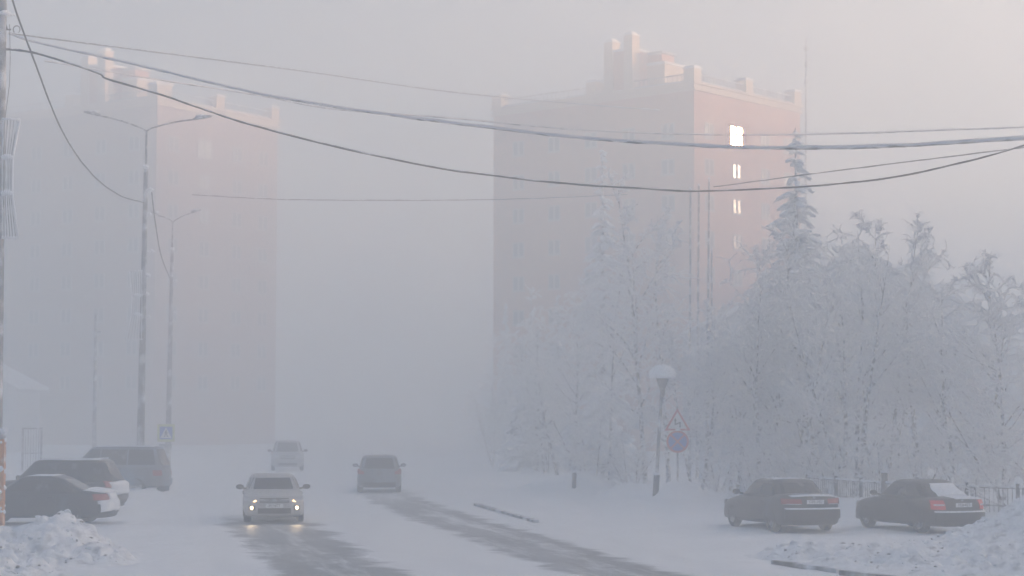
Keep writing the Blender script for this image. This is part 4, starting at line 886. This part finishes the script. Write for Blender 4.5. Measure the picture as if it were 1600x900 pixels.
def birch_meshes(seed, H, stems, spread, droop, rise, limb=14, low=.2, n2=7, n3=5, reach=1.):
    # stems that fork into steep limbs; every limb, branch and twig wears a brush of short rime needles
    rg = np.random.default_rng(seed); seg = {0: [], 1: [], 2: [], 3: []}
    def grow(p, d, L, r, lev, n, trop, wander, tip=.2):
        pts = [p]; dd = d / np.linalg.norm(d)
        for i in range(n):
            dd = dd + rg.normal(0, wander, 3) + np.array([0, 0, trop * (i + 1) / n]); dd /= np.linalg.norm(dd); q = p + dd * L / n
            ra, rb = r * (1 - (1 - tip) * i / n), r * (1 - (1 - tip) * (i + 1) / n); seg[lev].append((p, q, ra, rb)); p = q; pts.append(p)
        return pts, dd
    def pick(pts, u): m = len(pts) - 1; i = min(m - 1, int(u * m)); return pts[i] + (pts[i + 1] - pts[i]) * (u * m - i), pts[i + 1] - pts[i]
    def side(d, ang):
        d = d / np.linalg.norm(d); a = np.cross(d, rg.normal(0, 1, 3)); a /= np.linalg.norm(a); return d * math.cos(ang) + a * math.sin(ang)
    for s in range(stems):
        a = 6.28 * (s + rg.uniform(-.25, .25)) / stems; tilt = spread * rg.uniform(.45, 1) if stems > 1 else .03
        h = H * (rg.uniform(.72, .96) if s else 1)
        pts, _ = grow(np.array([rg.normal(0, .15), rg.normal(0, .15), -.1]), np.array([math.cos(a) * tilt, math.sin(a) * tilt, 1]), h, .0105 * h, 0, 10, .06, .04, .06)
        for k in range(limb):
            t = low + (.97 - low) * (k + rg.uniform(0, 1)) / limb; p, sd = pick(pts, t)
            d = side(sd, R(rg.uniform(28, 62))) + np.array([0, 0, rise]); L1_ = reach * h * (.045 + .35 * (1 - t) ** .75 * min(1, .55 + t)) * rg.uniform(.7, 1.2)
            lp, _ = grow(p, d, L1_, .009 * L1_ + .016, 1, 7, .10 - .22 * droop, .10)
            for _k in range(max(3, int(n2 * (.4 + L1_ / (.28 * h))))):
                q, sd2 = pick(lp, rg.uniform(.12, 1)); L2_ = L1_ * rg.uniform(.2, .42) + .10
                tp, _ = grow(q, side(sd2, R(rg.uniform(25, 65))) + np.array([0, 0, .25 * rise]), L2_, .040, 2, 4, .04 - .40 * droop, .13, .55)
                for _j in range(n3):
                    q2, sd3 = pick(tp, rg.uniform(.15, 1)); grow(q2, side(sd3, R(rg.uniform(25, 70))), L2_ * rg.uniform(.3, .65), .026, 3, 3, -.55 * droop, .14, .5)
    ar = lambda l: tuple(np.array([s_[i] for s_ in l]) for i in range(4))
    tr_parts = [(*prisms(*ar(seg[0])), 0), (*prisms(*ar(seg[1])), 0)]
    s1, s2, s3 = ar(seg[1]), ar(seg[2]), ar(seg[3]); crown = [(*prisms(*s2), 0), (*prisms(*s3), 0)]
    def brush(sg, per_m, lo, hi, r):
        n = np.maximum(1, (np.linalg.norm(sg[1] - sg[0], axis=1) * per_m + rg.uniform(0, 1, len(sg[0]))).astype(int)); p0 = np.repeat(sg[0], n, 0); p1 = np.repeat(sg[1], n, 0)
        b = p0 + (p1 - p0) * rg.uniform(0, 1, (len(p0), 1)); dd = p1 - p0; dd /= np.linalg.norm(dd, axis=1, keepdims=True) + 1e-9; dd = dd * .55 + rg.normal(0, .6, dd.shape); dd[:, 2] += .12 - .3 * droop; dd /= np.linalg.norm(dd, axis=1, keepdims=True)
        crown.append((*prisms(b, b + dd * rg.uniform(lo, hi, (len(b), 1)), np.full(len(b), r), np.full(len(b), r * .6)), 0))
    brush(s1, 5, .06, .16, .028); brush(s2, 6, .06, .18, .024); brush(s3, 5, .05, .14, .02)
    return mesh_np('trunk', tr_parts, [M['bark']]), mesh_np('crown', crown, [M['rime']])

ICO = None
def ico():
    global ICO
    if ICO is None:
        bm = bmesh.new(); bmesh.ops.create_icosphere(bm, subdivisions=2, radius=1); ICO = (np.array([v.co[:] for v in bm.verts]), np.array([[v.index for v in f.verts] for f in bm.faces])); bm.free()
    return ICO
def spruce_meshes(seed, H, wmax, snowy=1., top=.0):
    rg = np.random.default_rng(seed); v0, f0 = ico(); pads = []; seg = []; needles = []
    nw = int(H / .42)
    for i in range(nw):
        t = i / nw; z = H * (.06 + .94 * t); Lb = wmax * ((1 - t) ** .85) * .95 + .10
        if t > .8: Lb = wmax * .24 * (1 - t) / .2 * 1.0 + .08
        for k in range(6 if t < .8 else 4):
            az = rg.uniform(0, 6.28); L = Lb * rg.uniform(.65, 1.12); p = np.array([0, 0, z + rg.uniform(-.15, .15)]); d = np.array([math.cos(az), math.sin(az), .12]); n = 4
            for j in range(n):
                d = d + np.array([0, 0, -.22]); d /= np.linalg.norm(d); q = p + d * L / n; seg.append((p, q, .03 * (1 - j / n) + .01, .03 * (1 - (j + 1) / n) + .008))
                w_ = L * .20 * (1 - .45 * j / n) + .05
                if rg.uniform() < .9 * snowy and j > 0: pads.append((q + np.array([0, 0, .05]), (max(.10, L / n * .75), w_ * .75, max(.05, w_ * .42)), az, d[2]))
                m_ = int(10 + 14 * L)
                u = rg.uniform(0, 1, (m_, 1)); b = p + (q - p) * u; sd = np.stack([-np.sin(az) * rg.choice([-1, 1], m_) * rg.uniform(.3, 1, m_), np.cos(az) * rg.choice([-1, 1], m_) * rg.uniform(.3, 1, m_), rg.uniform(-1.1, .1, m_)], 1) + d * .7
                sd /= np.linalg.norm(sd, axis=1, keepdims=True); needles.append((b, b + sd * w_ * rg.uniform(.5, 1.3, (m_, 1))))
                p = q
    V = []; Fc = []
    for i, (c0, sc, az, dz) in enumerate(pads):
        v = v0 * (1 + .35 * rg.normal(0, .5, (len(v0), 1)).clip(-1, 1)) * np.array(sc); a = -math.asin(max(-1, min(1, dz))); ca, sa = math.cos(a), math.sin(a)
        v = np.stack([v[:, 0] * ca + v[:, 2] * sa, v[:, 1], -v[:, 0] * sa + v[:, 2] * ca], 1); ca, sa = math.cos(az), math.sin(az)
        v = np.stack([v[:, 0] * ca - v[:, 1] * sa, v[:, 0] * sa + v[:, 1] * ca, v[:, 2]], 1) + c0; V.append(v); Fc.append(f0 + i * len(v0))
    nb = np.concatenate([n_[0] for n_ in needles]); ne = np.concatenate([n_[1] for n_ in needles])
    ar = tuple(np.array([s_[i] for s_ in seg]) for i in range(4))
    crown = [(np.concatenate(V), np.concatenate(Fc), 1), (*prisms(nb, ne, np.full(len(nb), .018), np.full(len(nb), .008)), 0), (*prisms(*ar), 0)]
    z = np.linspace(-.1, H * .99, 12); tp0 = np.stack([np.zeros(11), np.zeros(11), z[:-1]], 1); tp1 = np.stack([np.zeros(11), np.zeros(11), z[1:]], 1); rr = .011 * (H - z) + .02
    return mesh_np('trunk', [(*prisms(tp0, tp1, rr[:-1], rr[1:]), 0)], [M['bark']]), mesh_np('crown', crown, [M['needle'], M['snow_clean']])

def larch_meshes(seed, H):
    rg = np.random.default_rng(seed); seg = []; fine = []
    for i in range(60):
        t = (i + rg.uniform()) / 60; z = H * (.12 + .86 * t); L = (2.6 * (1 - t) ** .8 + .25) * rg.uniform(.6, 1.1); az = rg.uniform(0, 6.28); p = np.array([0, 0, z]); d = np.array([math.cos(az), math.sin(az), .25])
        for j in range(6):
            d = d + np.array([0, 0, -.10 + .05 * j]) + rg.normal(0, .05, 3); d /= np.linalg.norm(d); q = p + d * L / 6; seg.append((p, q, .035 * (1 - j / 7), .035 * (1 - (j + 1) / 7)))
            for _ in range(4):
                b = p + (q - p) * rg.uniform(); dd = d * .8 + rg.normal(0, .7, 3); dd[2] -= .25; dd /= np.linalg.norm(dd); e = b + dd * L * rg.uniform(.1, .3); fine.append((b, e, .015, .010))
            p = q
    ar = lambda l: tuple(np.array([s_[i] for s_ in l]) for i in range(4)); s, f = ar(seg), ar(fine)
    p0 = np.repeat(f[0], 9, 0); p1 = np.repeat(f[1], 9, 0); b = p0 + (p1 - p0) * rg.uniform(0, 1, (len(p0), 1)); dd = rg.normal(0, 1, p0.shape); dd[:, 2] -= .3; dd /= np.linalg.norm(dd, axis=1, keepdims=True)
    z = np.linspace(-.1, H, 12); tp0 = np.stack([.05 * np.sin(z[:-1]), np.zeros(11), z[:-1]], 1); tp1 = np.stack([.05 * np.sin(z[1:]), np.zeros(11), z[1:]], 1); rr = .012 * (H - z) + .015
    return mesh_np('trunk', [(*prisms(tp0, tp1, rr[:-1], rr[1:]), 0)], [M['bark']]), mesh_np('crown', [(*prisms(*s), 0), (*prisms(*f), 0), (*prisms(b, b + dd * rg.uniform(.06, .2, (len(b), 1)), np.full(len(b), .011), np.full(len(b), .006)), 0)], [M['rime']])

KIND = {'weeping': birch_meshes(1, 12, 1, .16, .85, .15, 17, .16, 7, 4, 1.), 'upright': birch_meshes(2, 11, 2, .22, .14, .45, 13, .26, 6, 4, 1.0), 'fan': birch_meshes(3, 11, 4, .46, .2, .4, 9, .28, 6, 4, .9),
        'bushy': birch_meshes(4, 9, 2, .34, .5, .2, 15, .14, 6, 4, 1.15), 'shrub': birch_meshes(5, 4.5, 6, .6, .35, .2, 6, .08, 4, 3, 1.), 'slim': birch_meshes(6, 11, 1, .03, .5, .2, 26, .12, 6, 4, .75),
        'larch': birch_meshes(7, 9, 1, .02, .42, .05, 32, .08, 6, 4, 1.0), 'spruce': spruce_meshes(8, 16, 2.1, 1.), 'thin_spruce': spruce_meshes(9, 17, 1.9, 1.05), 'dark_spruce': spruce_meshes(10, 12, 2.6, .55)}
KH = dict(weeping=12, upright=11, fan=11, bushy=9, shrub=4.5, slim=11, larch=9, spruce=16, thin_spruce=17, dark_spruce=12)
def tree(name, kind, px, d, ytop, label, cat='tree', group=None, rz=None, wide=1.):
    tp = P(px, ytop, d); s_ = tp.z / KH[kind]; o = thing(name, label, cat, (tp.x, d, -.05), random.uniform(0, 6.28) if rz is None else rz, group); o.scale = (s_ * wide, s_ * wide, s_)
    for nm, me_ in zip(('trunk', 'crown'), KIND[kind]):
        c = bpy.data.objects.new(nm, me_); C.objects.link(c); c.parent = o
GB = 'frosted deciduous trees'; GS = 'snow laden spruces'; GSH = 'frosted shrubs'
TREES = [
 ('spruce', 'spruce', 1243, 86, 192, 'tall narrow snow laden spruce beside the lit brick tower', 'tree', GS, None, 1.55),
 ('spruce', 'thin_spruce', 941, 103, 226, 'slender snow laden spruce tip above the middle birches, fainter than the other', 'tree', GS, None, 1.2),
 ('birch', 'weeping', 1003, 82, 268, 'big frosted weeping birch rising behind the globe street lamp', 'tree', GB),
 ('birch', 'slim', 1052, 88, 330, 'frosted birch with a slim crown left of the flagpoles', 'tree', GB),
 ('birch', 'weeping', 955, 90, 380, 'frosted drooping birch just under the slender spruce tip', 'tree', GB),
 ('birch', 'bushy', 1085, 80, 470, 'bushy frosted birch directly behind the warning triangle sign', 'tree', GB),
 ('birch', 'bushy', 1190, 80, 385, 'frosted birch crown left of the tall spruce trunk', 'tree', GB),
 ('birch', 'upright', 1252, 77, 385, 'frosted birch standing in front of the tall spruce', 'tree', GB),
 ('birch', 'fan', 1335, 71, 332, 'many stemmed frosted birch fanning out behind the picket fence', 'tree', GB),
 ('birch', 'upright', 1395, 75, 338, 'high frosted birch with bare upright stems before the gable roof', 'tree', GB),
 ('birch', 'bushy', 1455, 72, 455, 'lower frosted birch right of the many stemmed one', 'tree', GB),
 ('larch', 'larch', 1562, 64, 398, 'frosted larch with straight trunk and level boughs near the right edge', 'tree', GB),
 ('birch', 'slim', 1612, 70, 430, 'frosted tree cut off by the right edge behind the larch', 'tree', GB),
 ('birch', 'weeping', 895, 98, 455, 'pale blue frosted birch above the short dark post', 'tree', GB),
 ('birch', 'bushy', 852, 108, 520, 'dim frosted tree at the left end of the grove by the bend', 'tree', GB),
 ('spruce', 'dark_spruce', 872, 118, 455, 'dim dark spruce shape in the fog left of the birch grove', 'tree', GS),
 ('spruce', 'dark_spruce', 1213, 84, 470, 'dark spruce half hidden between the birches below the tall spruce', 'tree', GS),
 ('spruce', 'dark_spruce', 812, 128, 560, 'faintest dark spruce beside the road bend', 'tree', GS),
 ('spruce', 'thin_spruce', 790, 150, 470, 'ghostly spruce at the far left end of the trees before the tower', 'tree', GS),
 ('birch', 'weeping', 835, 138, 450, 'ghostly broad tree in the fog below the left end of the brick tower', 'tree', GB),
 ('birch', 'bushy', 1300, 80, 345, 'broad frosted birch behind the many stemmed one, left of the gable peak', 'tree', GB, None, 1.25),
 ('birch', 'bushy', 1362, 84, 330, 'broad frosted birch hiding the peak of the gable roof', 'tree', GB, None, 1.2),
 ('birch', 'weeping', 1432, 80, 352, 'drooping frosted birch before the right slope of the gable roof', 'tree', GB, None, 1.2),
 ('birch', 'bushy', 1508, 70, 440, 'frosted birch between the gable roof and the larch', 'tree', GB, None, 1.2),
 ('birch', 'bushy', 1145, 84, 440, 'frosted birch in front of the left slope of the gable roof', 'tree', GB, None, 1.1),
 ('spruce', 'dark_spruce', 838, 112, 500, 'blue grey spruce standing before the lower left edge of the brick tower', 'tree', GS, None, 1.3),
 ('birch', 'weeping', 800, 116, 520, 'blue grey drooping tree below the left corner of the brick tower', 'tree', GB, None, 1.3),
 ('birch', 'bushy', 768, 122, 585, 'lowest blue grey tree at the very left end of the grove', 'tree', GB, None, 1.3),
 ('birch', 'bushy', 880, 104, 500, 'broad blue grey tree between the fog and the middle birches', 'tree', GB, None, 1.3),
 ('shrub', 'shrub', 925, 85, 610, 'frosted shrub beside the short dark post', 'shrub', GSH),
 ('shrub', 'shrub', 985, 80, 660, 'frosted shrub left of the globe street lamp', 'shrub', GSH),
 ('shrub', 'shrub', 1120, 77, 670, 'frosted shrub right of the no stopping sign', 'shrub', GSH),
 ('shrub', 'shrub', 1178, 73, 665, 'frosted shrub behind the sedan with wide tail lights', 'shrub', GSH),
 ('shrub', 'shrub', 1240, 72, 650, 'frosted shrub under the tall spruce', 'shrub', GSH),
 ('shrub', 'shrub', 1300, 70, 670, 'frosted shrub behind the picket fence between the two sedans', 'shrub', GSH),
 ('shrub', 'shrub', 1368, 69, 640, 'frosted shrub behind the thick fence post', 'shrub', GSH),
 ('shrub', 'shrub', 1440, 67, 665, 'frosted shrub behind the snow covered rear window', 'shrub', GSH),
 ('shrub', 'shrub', 1505, 65, 650, 'frosted shrub left of the larch trunk', 'shrub', GSH),
 ('shrub', 'shrub', 1580, 61, 560, 'frosted shrub at the right edge above the big snow ridge', 'shrub', GSH),
]
for t in TREES: tree(*t)

# ------------------------------------------------------------------ haze, sky, sun
TOP = 43.1; SIGMA = .0128
vm = bpy.data.materials.new('ice_fog'); vm.use_nodes = True; n = vm.node_tree; n.nodes.clear(); out = n.nodes.new('ShaderNodeOutputMaterial'); pv = n.nodes.new('ShaderNodeVolumePrincipled')
pv.inputs['Color'].default_value = (.900, .952, .977, 1); pv.inputs['Density'].default_value = SIGMA; pv.inputs['Anisotropy'].default_value = .6
n.links.new(pv.outputs[0], out.inputs['Volume'])
mb = MB(); mb.box((-900, -320, -1.5), (900, 1080, TOP)); hz = mb.build('haze', vm); hz['kind'] = 'stuff'

view = (Vector((CB.x, CB.y, 0)) + Vector((math.cos(BROT), math.sin(BROT), 0)) * 6.1 * TS + Vector((0, 0, 26.1 * TS)) - Vector((0, 0, CAMZ))).normalized()
nw = Vector((math.sin(BROT), -math.cos(BROT), 0)); sund = view - 2 * view.dot(nw) * nw
EL = math.asin(sund.z); AZ = math.atan2(sund.x, sund.y)
w = bpy.data.worlds.new('World'); S.world = w; w.use_nodes = True; nt = w.node_tree; bg = nt.nodes['Background']; sky = nt.nodes.new('ShaderNodeTexSky'); sky.sky_type = 'NISHITA'; sky.sun_disc = False
sky.sun_elevation = EL; sky.sun_rotation = AZ; nt.links.new(sky.outputs[0], bg.inputs[0]); bg.inputs[1].default_value = .053; sky.ozone_density = 2.4
sun = bpy.data.lights.new('sun', 'SUN'); so = bpy.data.objects.new('sun', sun); C.objects.link(so)
so.rotation_euler = sund.to_track_quat('Z', 'Y').to_euler(); sun.energy = 5; sun.angle = R(.5); sun.color = (1, .65, .425)
print('SUN elevation', math.degrees(EL), 'azimuth', math.degrees(AZ))

cy = S.cycles; cy.volume_bounces = 4; cy.max_bounces = 11; cy.diffuse_bounces = 7; cy.use_denoising = True; cy.denoiser = 'OPENIMAGEDENOISE'; cy.sample_clamp_indirect = 6
vs_ = S.view_settings; vs_.view_transform = 'Standard'; vs_.look = 'None'; vs_.gamma = 1; vs_.use_curve_mapping = False; vs_.exposure = 2.05
